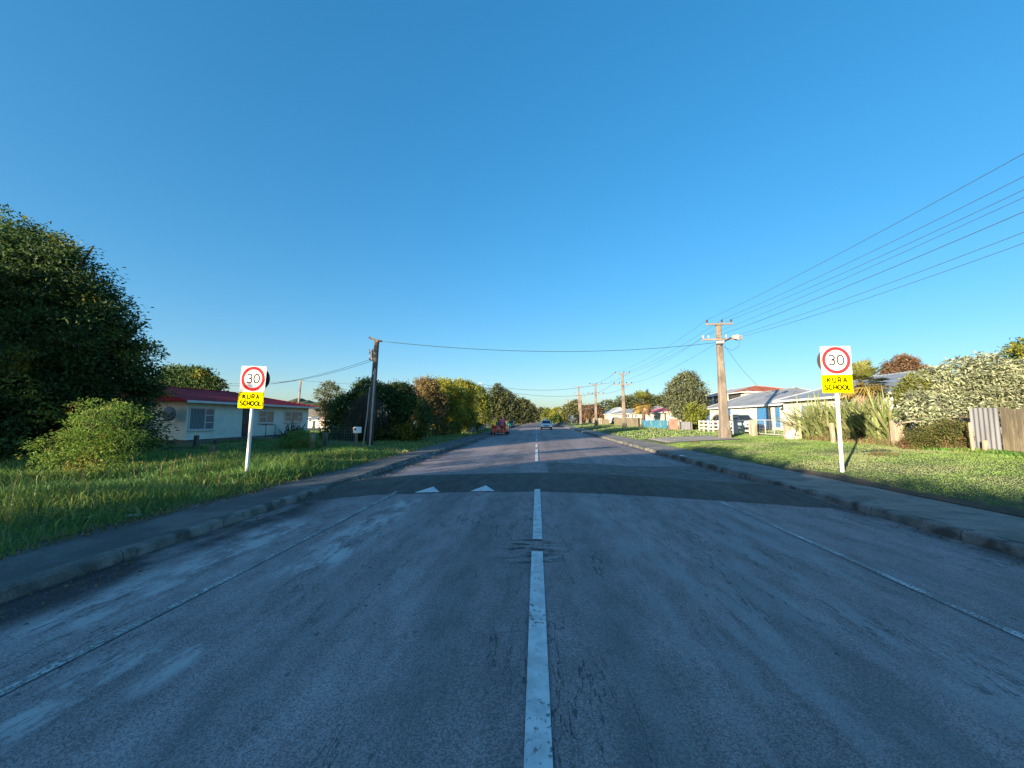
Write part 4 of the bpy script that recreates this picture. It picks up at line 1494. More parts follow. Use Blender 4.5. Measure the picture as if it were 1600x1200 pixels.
small_house('bungalow', 'long white house with grey roof behind the brown timber fence', 951, 1003, 646.5, 640, 20.5, 8, 'wall_ivory', 'roof_grey', wins=((978, 984, 648, 652), (992, 997, 648, 652)))
small_house('bungalow', 'small pink roofed cream house left of the grey green round tree', 1011, 1044, 645, 635, 21.5, 8, 'wall_ivory', 'roof_pink', wins=((1013, 1018, 649, 654), (1023, 1028, 649, 654)))
small_house('bungalow', 'small cream house with pale gable half hidden behind the round tree trunk', 1046, 1066, 645, 638, 24, 7, 'wall_ivory', 'roof_grey', wins=((1052, 1056, 648, 653),))
small_house('bungalow', 'distant white house with white roof right of the third pole', 936, 950, 648, 640, 20, 8, 'wall_ivory', 'iron_pale', wins=((939, 943, 649, 652),))
# far house left seen between the maroon roofed house and the pale trunked tree
p0, p1 = onY(478, 665, 62), onY(512, 665, 62)
t = thing('bungalow', 'far cream house seen between the maroon roofed house and the pale trunked tree', 'house', (p0.x, 62, .2))
walls(t, p0.x, p1.x, 62, 69, .0, onY(495, 656.5, 62).z, M['wall_ivory'], 0)
hip_roof(t, p0.x, p1.x, 62, 69, onY(495, 656.5, 62).z + .05, onY(495, 650, 62).z + .4, .4, M['roof_grey'], (1, 1), axis='x', inset=2)
b = MB()
pa = onY(501, 663, 61.9)
b.box(pa.x, pa.x + 1.3, 61.93, 61.99, pa.z - .3, pa.z + 1.2)
b.build('garage_door', M['iron_rust'], t)
# dark barn behind
p0, p1 = onY(470, 650, 80), onY(520, 650, 80)
t = thing('barn', 'dark roofed barn behind the far cream house', 'barn', (p0.x, 80, .2))
zb_ = onY(495, 652, 80).z
walls(t, p0.x, p1.x, 80, 88, .0, zb_, M['door_dark'], 0)
hip_roof(t, p0.x, p1.x, 80, 88, zb_ + .05, onY(495, 636, 84).z, .4, M['timber_grey'], (0, 0), axis='x')


# ------------------------------------------------------------ fences
def post(name, label, cat, px, py, top, w, m, lean=(0, 0), group=None, rnd=False, parent=None):
    g = ground(px, py)
    p = onY(px, top, g.y)
    h = p.z - g.z
    b = MB()
    b.v = []
    if rnd: b.tube([(g.x, g.y, g.z - .2), (g.x + lean[0] * h, g.y + lean[1] * h, g.z + h)], [w / 2, w / 2 * .92], 9)
    else:
        b.bbox(g.x - w / 2, g.x + w / 2, g.y - w / 2, g.y + w / 2, g.z - .2, g.z + h, .012)
        b.v = [(v[0] + lean[0] * (v[2] - g.z), v[1] + lean[1] * (v[2] - g.z), v[2]) for v in b.v]
    o = b.build(name, M[m], parent, origin=tuple(g))
    return tag(o, label, cat, group)


post('fence_post', 'pale weathered post standing in long grass left of the left sign', 'post', 331, 718, 697, .15, 'timber_grey', (.02, 0))
post('fence_post', 'dark leaning post against the pale house corner', 'post', 305, 700, 680, .17, 'timber_grey', (.06, 0))
post('fence_post', 'short dark stub post on the yard grass in front of the pale house', 'post', 336, 694, 688, .16, 'timber_grey')
post('gate_post', 'pale grey post on the near side of the wire gate', 'post', 487, 702, 678, .2, 'timber_pale', (.02, 0))
post('gate_post', 'dark square post between the pale post and the wire gate', 'post', 508, 698, 676, .2, 'timber_grey', (-.03, 0))
# wire gate of the left yard
g0, g1 = ground(510, 697), ground(556, 697)
t = thing('wire_gate', 'thin wire mesh gate between the dark post and the letterbox', 'gate', tuple(g0))
b = MB()
b.tube([g0 + Vector((0, 0, .1)), g1 + Vector((0, 0, .1)), g1 + Vector((0, 0, 1.0)), g0 + Vector((0, 0, 1.0)), g0 + Vector((0, 0, .1))], .010, 5)
b.build('gate_frame', M['timber_grey'], t)
b = MB()
for i in range(1, 12):
    p = g0.lerp(g1, i / 12)
    b.tube([p + Vector((0, 0, .1)), p + Vector((0, 0, 1.0))], .004, 3)
for zz in (.25, .4, .55, .7, .85): b.tube([g0 + Vector((0, 0, zz)), g1 + Vector((0, 0, zz))], .004, 3)
b.build('wire_mesh', M['galv'], t)
# letterbox
g = ground(556, 702)
p = onY(558, 672, g.y)
t = thing('letterbox', 'white box letterbox on a dark post beside the leaning pole', 'letterbox', tuple(g))
MB().bbox(g.x - .05, g.x + .05, g.y - .05, g.y + .05, g.z - .1, p.z - .15, .01).build('post', M['timber_grey'], t)
b = MB()
s = 8.5 * mpp(p) / 2
b.bbox(p.x - s * .85, p.x + s * .85, p.y - .2, p.y + .25, p.z - s * 1.15, p.z + s * 1.15, .02)
bx = b.build('box', M['white_paint'], t)
b = MB().lathe([(.055, p.y - .212), (.05, p.y - .2005)], 14, axis='y', c=(p.x, 0, p.z + .05))
b.build('opening', M['plastic_black'], bx)

# wooden posts along the sunlit row, pale fence beyond
for i, (px, top, bot, lb) in enumerate(((652, 669, 686, 'nearest pale post below the sunlit left row'), (666, 670, 684, 'second thin post below the sunlit left row'),
                                       (688, 664, 676, 'third post below the sunlit left row beside bushes'), (697, 663, 674, 'farthest slim post below the sunlit left row'))):
    post('fence_post', lb, 'post', px, bot, top, .16, 'timber_pale', (.01 * i, 0), 'posts below the sunlit left row')


def pale_fence(name, label, cat, X, px0, px1, pyt, pyb, m, seg=1.9, corr=False, postm=None, cap=None):
    """fence along the road at constant X"""
    ya, yb = onX(px0, pyb, X).y, onX(px1, pyb, X).y
    if ya > yb: ya, yb = yb, ya
    pt = onX(min((px0 + px1) / 2, 1600), pyt, X).z
    zb_ = float(gz(X, (ya + yb) / 2))
    t = thing(name, label, cat, (X, (ya + yb) / 2, zb_))
    rk = random.Random(int(ya * 10))
    if corr:
        b = MB()
        n = int((yb - ya) / .019)
        prof = []
        for i in range(n + 1):
            yv = ya + (yb - ya) * i / n
            prof.append((X + .018 * math.sin(2 * math.pi * (yv - ya) / .152), yv))
        V = [(x, y, zb_ - .05) for x, y in prof] + [(x, y, pt + .01 * math.sin(y * 3)) for x, y in prof]
        V += [(x + .004, y, z) for x, y, z in V]
        k = len(prof)
        b.add(V, [(i, i + 1, k + i + 1, k + i) for i in range(k - 1)] + [(2 * k + i + 1, 2 * k + i, 3 * k + i, 3 * k + i + 1) for i in range(k - 1)])
        b.build('sheet', M[m], t, smooth=True, fix=False)
    else:
        b = MB()
        yv = ya
        while yv < yb - .02:
            wv = min(.14, yb - yv)
            h = pt + rk.uniform(-.04, .04)
            dx = rk.uniform(-.012, .012)
            b.bbox(X + dx - .011, X + dx + .011, yv + .007, yv + wv - .007, zb_ - .1, h, .003)
            yv += wv
        b.build('palings', M[m], t)
    b = MB()
    for zz in (zb_ + .3, pt - .25):
        b.box(X + .03, X + .08, ya, yb, zz - .04, zz + .04)
    b.build('rail', M['timber_grey'], t)
    n = max(1, int((yb - ya) / seg))
    for i in range(n + 1):
        yy = ya + (yb - ya) * i / n
        MB().bbox(X + .082, X + .18, yy - .05, yy + .05, zb_ - .1, pt - .02, .008).build('post', M[postm or 'timber_grey'], t)
    return t


pale_fence('sheet_fence', 'pale grey corrugated sheet fence below the left trees before the red car', 'fence', -8.0, 727, 757, 659, 671, 'iron_pale', 2.4, True)
XB = 15.3
pale_fence('iron_fence', 'grey corrugated iron fence panel under the silvery shrub', 'fence', XB, 1522, 1567, 637, 709, 'iron', 1.6, True)
t = pale_fence('timber_fence', 'weathered vertical timber paling fence at the right edge', 'fence', XB + .02, 1569, 2600, 637, 713, 'timber')
yy = onX(1602, 680, XB).y
# end boards of the iron panel
post('fence_board', 'short pale board leaning on the foot of the corrugated iron panel', 'board', 1540, 707, 688, .10, 'timber_pale', (.03, 0))
post('fence_board', 'narrow upright pale batten at the far edge of the corrugated iron', 'board', 1521, 708, 660, .07, 'timber_pale', (0, .02))


# white ranch fence with letterbox and posts
def at15(px): return onX(px, 675, 15.4).y


t = thing('rail_fence', 'white three rail fence in front of the cream cottage', 'fence', (15.4, at15(1130), .5))
ya, yb = at15(1172), at15(1093)
b = [MB(), MB(), MB()]
n = 9
rk = random.Random(4)
for i in range(n + 1):
    yy = ya + (yb - ya) * i / n
    zg = float(gz(15.4, yy))
    MB().bbox(15.35, 15.45, yy - .05, yy + .05, zg - .1, zg + 1.0, .008).build('post', M['rail_white'], t)
for k, zz in enumerate((.28, .58, .9)):
    bb_ = MB()
    for i in range(n):
        y0, y1 = ya + (yb - ya) * i / n, ya + (yb - ya) * (i + 1) / n
        bb_.bar((15.338, y0 + .01, float(gz(15.4, y0)) + zz + rk.uniform(-.02, .02)), (15.338, y1 - .01, float(gz(15.4, y1)) + zz + rk.uniform(-.02, .02)), .022, .13, (1, 0, 0))
    bb_.build('rail', M['rail_white'], t)
for px, py, top, wv, m, lb in ((1178, 681, 656, .34, 'timber_pale', 'thick pale gatepost at the near end of the white rail fence'),
                               (1231, 686, 658, .28, 'timber_pale', 'weathered pale post left of the flax clump')):
    post('gate_post', lb, 'post', px, py, top, wv, m, (-.01, 0), None)
# letterbox
g = ground(1149, 679)
p = onY(1147, 650, g.y)
t = thing('letterbox', 'tall pale grey letterbox with dark slot in the white rail fence', 'letterbox', tuple(g))
b = MB().bbox(g.x - .14, g.x + .14, g.y - .14, g.y + .14, g.z - .1, p.z - .32, .01)
b.build('post', M['iron_pale'], t)
bx = MB().bbox(g.x - .22, g.x + .22, g.y - .2, g.y + .2, p.z - .318, p.z + .12, .02).build('box', M['iron_pale'], t)
MB().box(g.x - .16, g.x + .16, g.y - .214, g.y - .2015, p.z - .2, p.z - .14).build('opening', M['plastic_black'], bx)
# tube gate
g0, g1 = Vector((15.35, at15(1226), 0)), Vector((15.35, at15(1184), 0))
for v in (g0, g1): v.z = float(gz(v.x, v.y))
t = thing('tube_gate', 'pale wire and tube gate between the two gateposts', 'gate', tuple(g0))
b = MB()
up = Vector((0, 0, 1))
b.tube([g0 + up * .12, g1 + up * .12, g1 + up * 1.05, g0 + up * 1.05, g0 + up * .12], .025, 6)
for f in (.33, .66): b.tube([g0.lerp(g1, f) + up * .12, g0.lerp(g1, f) + up * 1.05], .02, 6)
b.build('gate_frame', M['rail_white'], t)
b = MB()
for i in range(1, 18): b.tube([g0.lerp(g1, i / 18) + up * .12, g0.lerp(g1, i / 18) + up * 1.05], .004, 3)
for zz in (.3, .5, .7, .88): b.tube([g0 + up * zz, g1 + up * zz], .004, 3)
b.build('wire_mesh', M['galv'], t)
# boulder
rk = random.Random(8)
g = ground(1240, 686)
import bmesh
bm = bmesh.new()
bmesh.ops.create_icosphere(bm, subdivisions=3, radius=.36)
for v in bm.verts:
    k = 1 + .16 * float(lump(v.co.x * 5, v.co.y * 5 + v.co.z * 4))
    v.co = Vector((v.co.x * 1.15 * k, v.co.y * k, v.co.z * .85 * k))
me = bpy.data.meshes.new('boulder')
bm.to_mesh(me)
bm.free()
for f in me.polygons: f.use_smooth = True
o = link_mesh('boulder', me, M['kerb'] if False else mat('boulder_stone', (.55, .50, .42), .9, .2, 5, (.35, .31, .26), .4, 20), None, (g.x, g.y, g.z + .22))
tag(o, 'pale rounded boulder beside the weathered post left of the flax', 'boulder')
# posts by the flax and the small gateway to its right
post('fence_post', 'pale leaning post in front of the flax clump', 'post', 1303, 692, 661, .15, 'timber_pale', (-.06, 0))
post('fence_post', 'grey post at the right foot of the flax clump', 'post', 1373, 688, 662, .15, 'timber_grey', (-.03, 0))
for i, (px, bot, top, lb) in enumerate(((1383, 686, 650, 'dark slim paling just right of the flax clump'), (1391, 687, 654, 'second dark paling between flax and concrete post'))):
    post('fence_post', lb, 'post', px, bot, top, .12, 'timber_grey', (-.12, 0))
post('gate_post', 'stout cream concrete gatepost left of the silver shrub', 'post', 1402, 697, 657, .26, 'timber_pale', (-.02, 0))
post('fence_post', 'tall thin pale pole beside the cream concrete gatepost', 'post', 1420, 692, 630, .09, 'timber_pale', (-.03, 0), None, True)
post('fence_post', 'short thin pale stake right of the cream concrete gatepost', 'post', 1412, 694, 662, .09, 'timber_pale', (-.03, 0))
a, c = ground(1404, 697), ground(1440, 697)
a = Vector((15.3, 16.6, float(gz(15.3, 16.6)) + .95))
o = MB().tube([onY(1409, 661, 16.4), onY(1425, 658, 16.2), onY(1438, 659, 16.2)], .03, 7).build('pipe_rail', M['timber_pale'], origin=tuple(onY(1409, 661, 16.4)))
tag(o, 'bent pale pipe rail from the concrete gatepost into the shrub', 'rail')

# brown timber fences, blue and rusty sheets further along
XF = 15.2
pale_fence('timber_fence', 'sunlit brown timber fence left of the second pole', 'fence', XF, 942, 952, 655, 667, 'timber', 2.2)
pale_fence('timber_fence', 'golden brown broken timber fence below the distant fan palm', 'fence', XF, 960, 1001, 653, 669, 'timber', 2.2)
pale_fence('sheet_fence', 'blue green sheet fence right of the distant fan palm', 'fence', XF, 1004, 1043, 656.5, 671, 'iron_blue', 2.4, True)
pale_fence('sheet_fence', 'rusty brown sheet fence panel next to the blue sheet fence', 'fence', XF, 1046, 1060, 654.5, 671, 'iron_rust', 2.0, True)
pale_fence('sheet_fence', 'dull grey sheet fence beside the golden shrub', 'fence', XF + .4, 1062, 1079, 659, 671, 'iron', 2.0, True)
pale_fence('timber_fence', 'distant low timber fence between far pole and third pole', 'fence', XF, 896, 926, 655, 663.5, 'timber', 4)
pale_fence('board_fence', 'distant whitish board fence right of the third pole', 'fence', XF, 927, 941, 653.5, 665, 'timber_pale', 3)


# ------------------------------------------------------------ utility poles
def pole(label, base, H, wb, wt_, arms, lamp=True, lean=(0, 0), name='power_pole', m='pole_concrete', group='power poles along the right side'):
    t = thing(name, label, 'utility pole', (0, 0, 0), group)
    b = MB()
    ring = lambda w, z: [(-w / 2, -w * .42, z), (w / 2, -w * .42, z), (w / 2, w * .42, z), (-w / 2, w * .42, z)]

    def ring8(w, z):
        c = w * .12
        a, d = w / 2, w * .42
        return [(-a + c, -d, z), (a - c, -d, z), (a, -d + c, z), (a, d - c, z), (a - c, d, z), (-a + c, d, z), (-a, d - c, z), (-a, -d + c, z)]
    b.loft([ring8(wb * 1.25, -.3), ring8(wb * 1.22, .55), ring8(wb, .75), ring8((wb + wt_) / 2, H * .5), ring8(wt_, H)])
    b.build('shaft', M[m], t)
    for z, wd, xs_, kind in arms:
        a = MB().bar((-wd / 2, -wt_ * .42 - .05, z), (wd / 2, -wt_ * .42 - .05, z), .09, .11)
        arm = a.build('crossarm', M['wood_arm'], t)
        for xx in xs_:
            i_ = MB().lathe([(.012, z + .05), (.012, z + .12), (.065, z + .125), (.075, z + .19), (.05, z + .22), (.06, z + .27), (.03, z + .31)], 10, c=(xx, -wt_ * .42 - .05, 0))
            i_.build('insulator', M[kind], arm)
    if lamp:
        z = arms[-1][0] - .1
        a = MB().tube([(0, -.15, z - .35), (.35, -.2, z + .0), (.75, -.25, z + .2)], .05, 7)
        la = a.build('lamp_arm', M['plastic_black'], t)
        MB().loft([[(.7, -.36, z + .12), (.7, -.14, z + .12), (.7, -.14, z + .28), (.7, -.36, z + .28)],
                   [(1.1, -.4, z + .0), (1.1, -.1, z + .0), (1.1, -.1, z + .38), (1.1, -.4, z + .38)],
                   [(1.4, -.33, z + .04), (1.4, -.17, z + .04), (1.4, -.17, z + .25), (1.4, -.33, z + .25)]]).build('lamp_head', M['galv'], la)
        c = MB().tube([(.1, -.2, z - .4), (.7, -.2, z - .7), (1.15, -.2, z - .45), (1.25, -.22, z - .02)], .015, 5)
        c.build('cable_loop', M['wire'], la)
        MB().bbox(-.32, .2, -.36, -.16, z - .22, z - .02, .02).build('collar', M['galv'], t)
    t.rotation_euler = (lean[1], lean[0], 0)
    t.location = base
    return t


PX = 12.3
g = ground(1133, 684)
gA = g
topA = onY(1120, 505, g.y)
HA = topA.z - g.z
s = mpp(topA)
WA = [-18.5 * s, 4 * s, 18 * s]
LA = [-1.35, -.95, .55, 1.2]
A1 = [(HA - .1, 40 * s, WA, 'insul'), (HA - 1.15, 1.6 + .8, [-1.1, -.75, .4], 'galv')]
pA = pole('tall grey concrete power pole with street lamp in front of the cream cottage', g, HA, .56, .3, A1, True, (-.015, 0))
gB = ground(976, 669)
tB = onY(972, 583, gB.y)
AB = [(tB.z - gB.z - .1, 2.2, [-1.0, .2, 1.0], 'insul'), (tB.z - gB.z - 1.6, 2.7, [-1.2, -.5, .5, 1.2], 'insul')]
pole('concrete power pole with two crossarms beside the distant fan palm', gB, tB.z - gB.z, .5, .3, AB, False, (-.02, 0))
gC = ground(931.5, 666)
tC = onY(929, 600, gC.y)
pole('slim power pole with two crossarms behind the distant whitish board fence', gC, tC.z - gC.z, .5, .3, [(tC.z - gC.z - .1, 2.6, [-1.1, .2, 1.1], 'insul'), (tC.z - gC.z - 1.9, 3.2, [-1.4, -.6, .6, 1.4], 'insul')], False)
for (px, py, top, lb, wd) in ((905, 663, 603, 'far dark tall pole of the overlapping pair left of the third pole', .4), (907.5, 663.5, 618, 'far pale pole of the overlapping pair left of the third pole', .6),
                              (888, 660.5, 624, 'distant pale pole behind the dark parked car', .7), (881, 660, 632, 'more distant pale pole left of the pole behind the dark car', .6),
                              (874, 659, 637, 'most distant pale pole by the yellowish round tree', .6)):
    gg = onZ(px, py, .2)
    gg.z = .15
    if gg.y > 170: 
        gg = onY(px, py, 165 + (905 - px) * 2)
        gg.z = .15
    tp = onY(px, top, gg.y)
    h = tp.z - gg.z
    pole(lb, gg, h, wd, wd * .7, [(h - .3, 2.6, [-1.1, 1.1], 'insul'), (h - 2.2, 3.0, [-1.2, 1.2], 'insul')], False)
# pole behind the viewpoint that carries the near span
gZ = Vector((gA.x, gA.y - 31, float(gz(gA.x, gA.y - 31))))
tag(dup(pA, gZ), 'concrete power pole with street lamp behind the viewpoint on the right verge', 'utility pole')

# leaning wooden pole on the left
g = ground(577, 697)
tp = onY(589, 531, g.y)
t = thing('wooden_pole', 'dark leaning wooden service pole before the weeping bush on the left', 'utility pole', tuple(g))
b = MB()
b.tube([g - Vector((0, 0, .3)), g.lerp(tp, .35), g.lerp(tp, .7), tp], [.18, .165, .15, .135], 12)
b.build('shaft', M['pole_wood'], t, smooth=True)
b = MB()
off = Vector((.10, -.19, 0))
b.tube([g + off * 1.05 + Vector((0, 0, -.1)), g.lerp(tp, .35) + off, g.lerp(tp, .72) + off * .93], .05, 7)
off = Vector((-.16, -.15, 0))
b.tube([g + off * 1.6 + Vector((0, 0, -.1)), g.lerp(tp, .3) + off * 1.1, g.lerp(tp, .55) + off * .95], .035, 7)
b.build('conduit', M['galv'], t)
b = MB()
b.bar(tp + Vector((-.42, -.1, .12)), tp + Vector((.18, -.2, -.12)), .10, .12)
arm = b.build('crossarm', M['pole_wood'], t)
b = MB()
b.lathe([(.05, 0), (.06, .05), (.05, .1), (.06, .15), (.05, .2)], 8, axis='x', c=(tp.x + .16, tp.y - .2, tp.z - .12))
b.build('insulator', M['insul'], arm)
b = MB()
q0 = g.lerp(tp, .86)
b.bbox(q0.x - .36, q0.x - .17, q0.y - .12, q0.y + .06, q0.z - .35, q0.z + .30, .02)
b.build('fuse_box', M['galv'], t)
b = MB().box(q0.x - .07, q0.x + .09, q0.y - .216, q0.y - .205, g.lerp(tp, .68).z - .12, g.lerp(tp, .68).z + .12)
b.build('number_plate', M['iron_pale'], t)
tpl, gpl = tp, g
# far left pole
gg = onY(463, 665, 60)
gg.z = .2
tt = onY(467, 594, 60)
t = pole('thin distant pole rising behind the maroon roof', gg, tt.z - gg.z, .3, .22, [(tt.z - gg.z - .2, .5, [], 'insul')], False, (.05, 0), 'service_pole', 'pole_concrete', None)
ttl = tt
# pale poles far on the left
for px, top, Y, lb in ((791, 627, 78, 'slender pale pole carrying the yellow warning sign'), (802, 638, 100, 'short pale pole right of the yellow warning sign')):
    a = onY(px, 660, Y)
    a.z = .1
    h = onY(px, top, Y).z - a.z
    o = MB().tube([a - Vector((0, 0, .2)), a + Vector((0, 0, h))], [.13, .09], 8)
    o = o.build('lamp_pole' if px == 791 else 'service_pole', M['timber_pale'], origin=tuple(a))
    tag(o, lb, 'pole')
a = onY(791, 655, 77.7)
o = MB()
s = 5.2 * mpp(a)
o.prism([(a.x, a.z + s * 1.1), (a.x + s * .75, a.z + .1), (a.x, a.z - s * .9), (a.x - s * .75, a.z + .1)], 'y', a.y, a.y + .02)
o = o.build('warning_sign', M['sign_yellow'], origin=tuple(a))
tag(o, 'yellow diamond warning sign on the slender pale pole far left', 'sign')
# tall lamp pole behind the left row
a = onY(752, 655, 66)
a.z = .1
h = onY(752, 599, 66).z
t = thing('lamp_pole', 'pale lamp pole top showing above the trees before the conifers', 'pole', tuple(a))
MB().tube([a, Vector((a.x, a.y, h))], [.14, .09], 8).build('shaft', M['timber_pale'], t)
MB().bar((a.x - .5, a.y, h + .05), (a.x + .1, a.y, h + .02), .08, .08).build('lamp_head', M['galv'], t)
# small white sign right
a = onZ(893.5, 668, .1)
a = onY(893.5, 667, 62)
a.z = float(gz(a.x, 62))
s = mpp(a)
t = thing('notice_sign', 'small blank white sign on a thin post by the right verge', 'sign', tuple(a))
MB().tube([a - Vector((0, 0, .1)), Vector((a.x, a.y, onY(893, 650, 62).z))], .035, 6).build('post', M['post_white'], t)
c = onY(893.5, 652.5, 61.94)
MB().box(c.x - 2.6 * s, c.x + 2.6 * s, c.y, c.y + .02, c.z - 3.6 * s, c.z + 3.6 * s).build('panel', M['sign_white'], t)


# ------------------------------------------------------------ wires
def wire(label, p0, p1, sag, r, m='wire', group='overhead wires', n=28):
    p0, p1 = Vector(p0), Vector(p1)
    P = []
    for i in range(n + 1):
        f = i / n
        p = p0.lerp(p1, f)
        p.z -= sag * 4 * f * (1 - f)
        P.append(p)
    o = MB().tube(P, r, 5).build('overhead_wire', M[m], origin=tuple(p0), smooth=True, fix=False)
    return tag(o, label, 'wire', group)


la = -.015


def tipA(xo, z, dy=-.2):
    return Vector((gA.x + xo + math.sin(la) * z, gA.y + dy, gA.z + z))


near = [('left top wire from the tall concrete pole to the upper right corner, highest of all', WA[0], HA + .2, .45, .0085),
        ('middle top wire from the tall concrete pole, second highest at the right edge', WA[1], HA + .2, .5, .0085),
        ('right top wire from the tall concrete pole, third highest at the right edge', WA[2], HA + .2, .55, .0085),
        ('lower wire from the tall concrete pole, fourth from the top at the right edge', -.75, HA - .85, .4, .007),
        ('lower wire from the tall concrete pole, fifth from the top at the right edge', -.3, HA - .95, .45, .010),
        ('lower wire from the tall concrete pole, second lowest at the right edge', .75, HA - 1.0, .5, .0085),
        ('lowest wire from the tall concrete pole to the right edge', 1.15, HA - 1.05, .6, .0085)]
for lb, xo, z, sg, r in near:
    a = tipA(xo, z)
    wire(lb, a, a + Vector((0, -31, 0)), sg, r)
tiltB = -.02
for k, (lb, xa, za, xb, db, r) in enumerate((
        ('left top wire between the tall concrete pole and the second pole', WA[0], HA + .2, -1.0, .1, .009), ('middle top wire between the tall concrete pole and the second pole', WA[1], HA + .2, .2, .1, .009),
        ('right top wire between the tall concrete pole and the second pole', WA[2], HA + .2, 1.0, .1, .009), ('left lower wire between the tall concrete pole and the second pole', -1.1, HA - 1.0, -1.2, -1.45, .0085),
        ('right lower wire between the tall concrete pole and the second pole', .4, HA - 1.0, 1.2, -1.45, .010))):
    H_ = tB.z - gB.z
    wire(lb, tipA(xa, za), (gB.x + xb + math.sin(tiltB) * (H_ + db), gB.y - .2, gB.z + H_ + db), .5, r)
HB, HC = tB.z - gB.z, tC.z - gC.z
for lb, xo, db, dc in (('left top wire between the second and third poles', -1.0, .1, .1), ('right top wire between the second and third poles', 1.0, .1, .1), ('left lower wire between the second and third poles', -1.2, -1.4, -1.7), ('right lower wire between the second and third poles', 1.2, -1.4, -1.7)):
    wire(lb, (gB.x + xo - .15, gB.y, gB.z + HB + db), (gC.x + xo, gC.y, gC.z + HC + dc), .5, .017)
# service wire across the road
p1 = tipA(-.1, HA - 1.35)
wire('dark green service wire sagging across the road between left and right poles', tpl + Vector((.3, -.2, -.12)), p1, .62, .017, 'wire_green')
p0 = g.lerp(tp, 1)
a = gpl.lerp(tpl, .83)
wire('upper service wire from the leaning wooden pole to the maroon roofed house', a, (HX - .5, onX(350, 610, HX).y + 2, onX(340, 600, HX - .5).z), .35, .010)
wire('lower service wire from the leaning wooden pole to the maroon roofed house', a - Vector((0, 0, .12)), (HX - .5, onX(350, 610, HX).y, onX(340, 602, HX - .5).z), .5, .010)
wire('faint wire from the thin distant pole toward the dark flat topped tree', ttl, onY(330, 599, 58), .2, .022)
wire('faint far wire from the thin distant pole to the conifers', ttl, onY(752, 602, 66), .5, .022)
wire('faint upper wire crossing the far sky from conifers to third pole', onY(752, 600, 66), (gC.x, gC.y, gC.z + HC - .2), 1.0, .026)
wire('faint lower wire crossing the far sky from conifers to third pole', onY(752, 604, 66), (gC.x, gC.y, gC.z + HC - 1.8), 1.0, .026)
wire('thin slack wire falling from the tall concrete pole to the grey roofed house', tipA(.2, HA - 1.5), (X3 + 1, yb - 2, ze + .6), .6, .010)


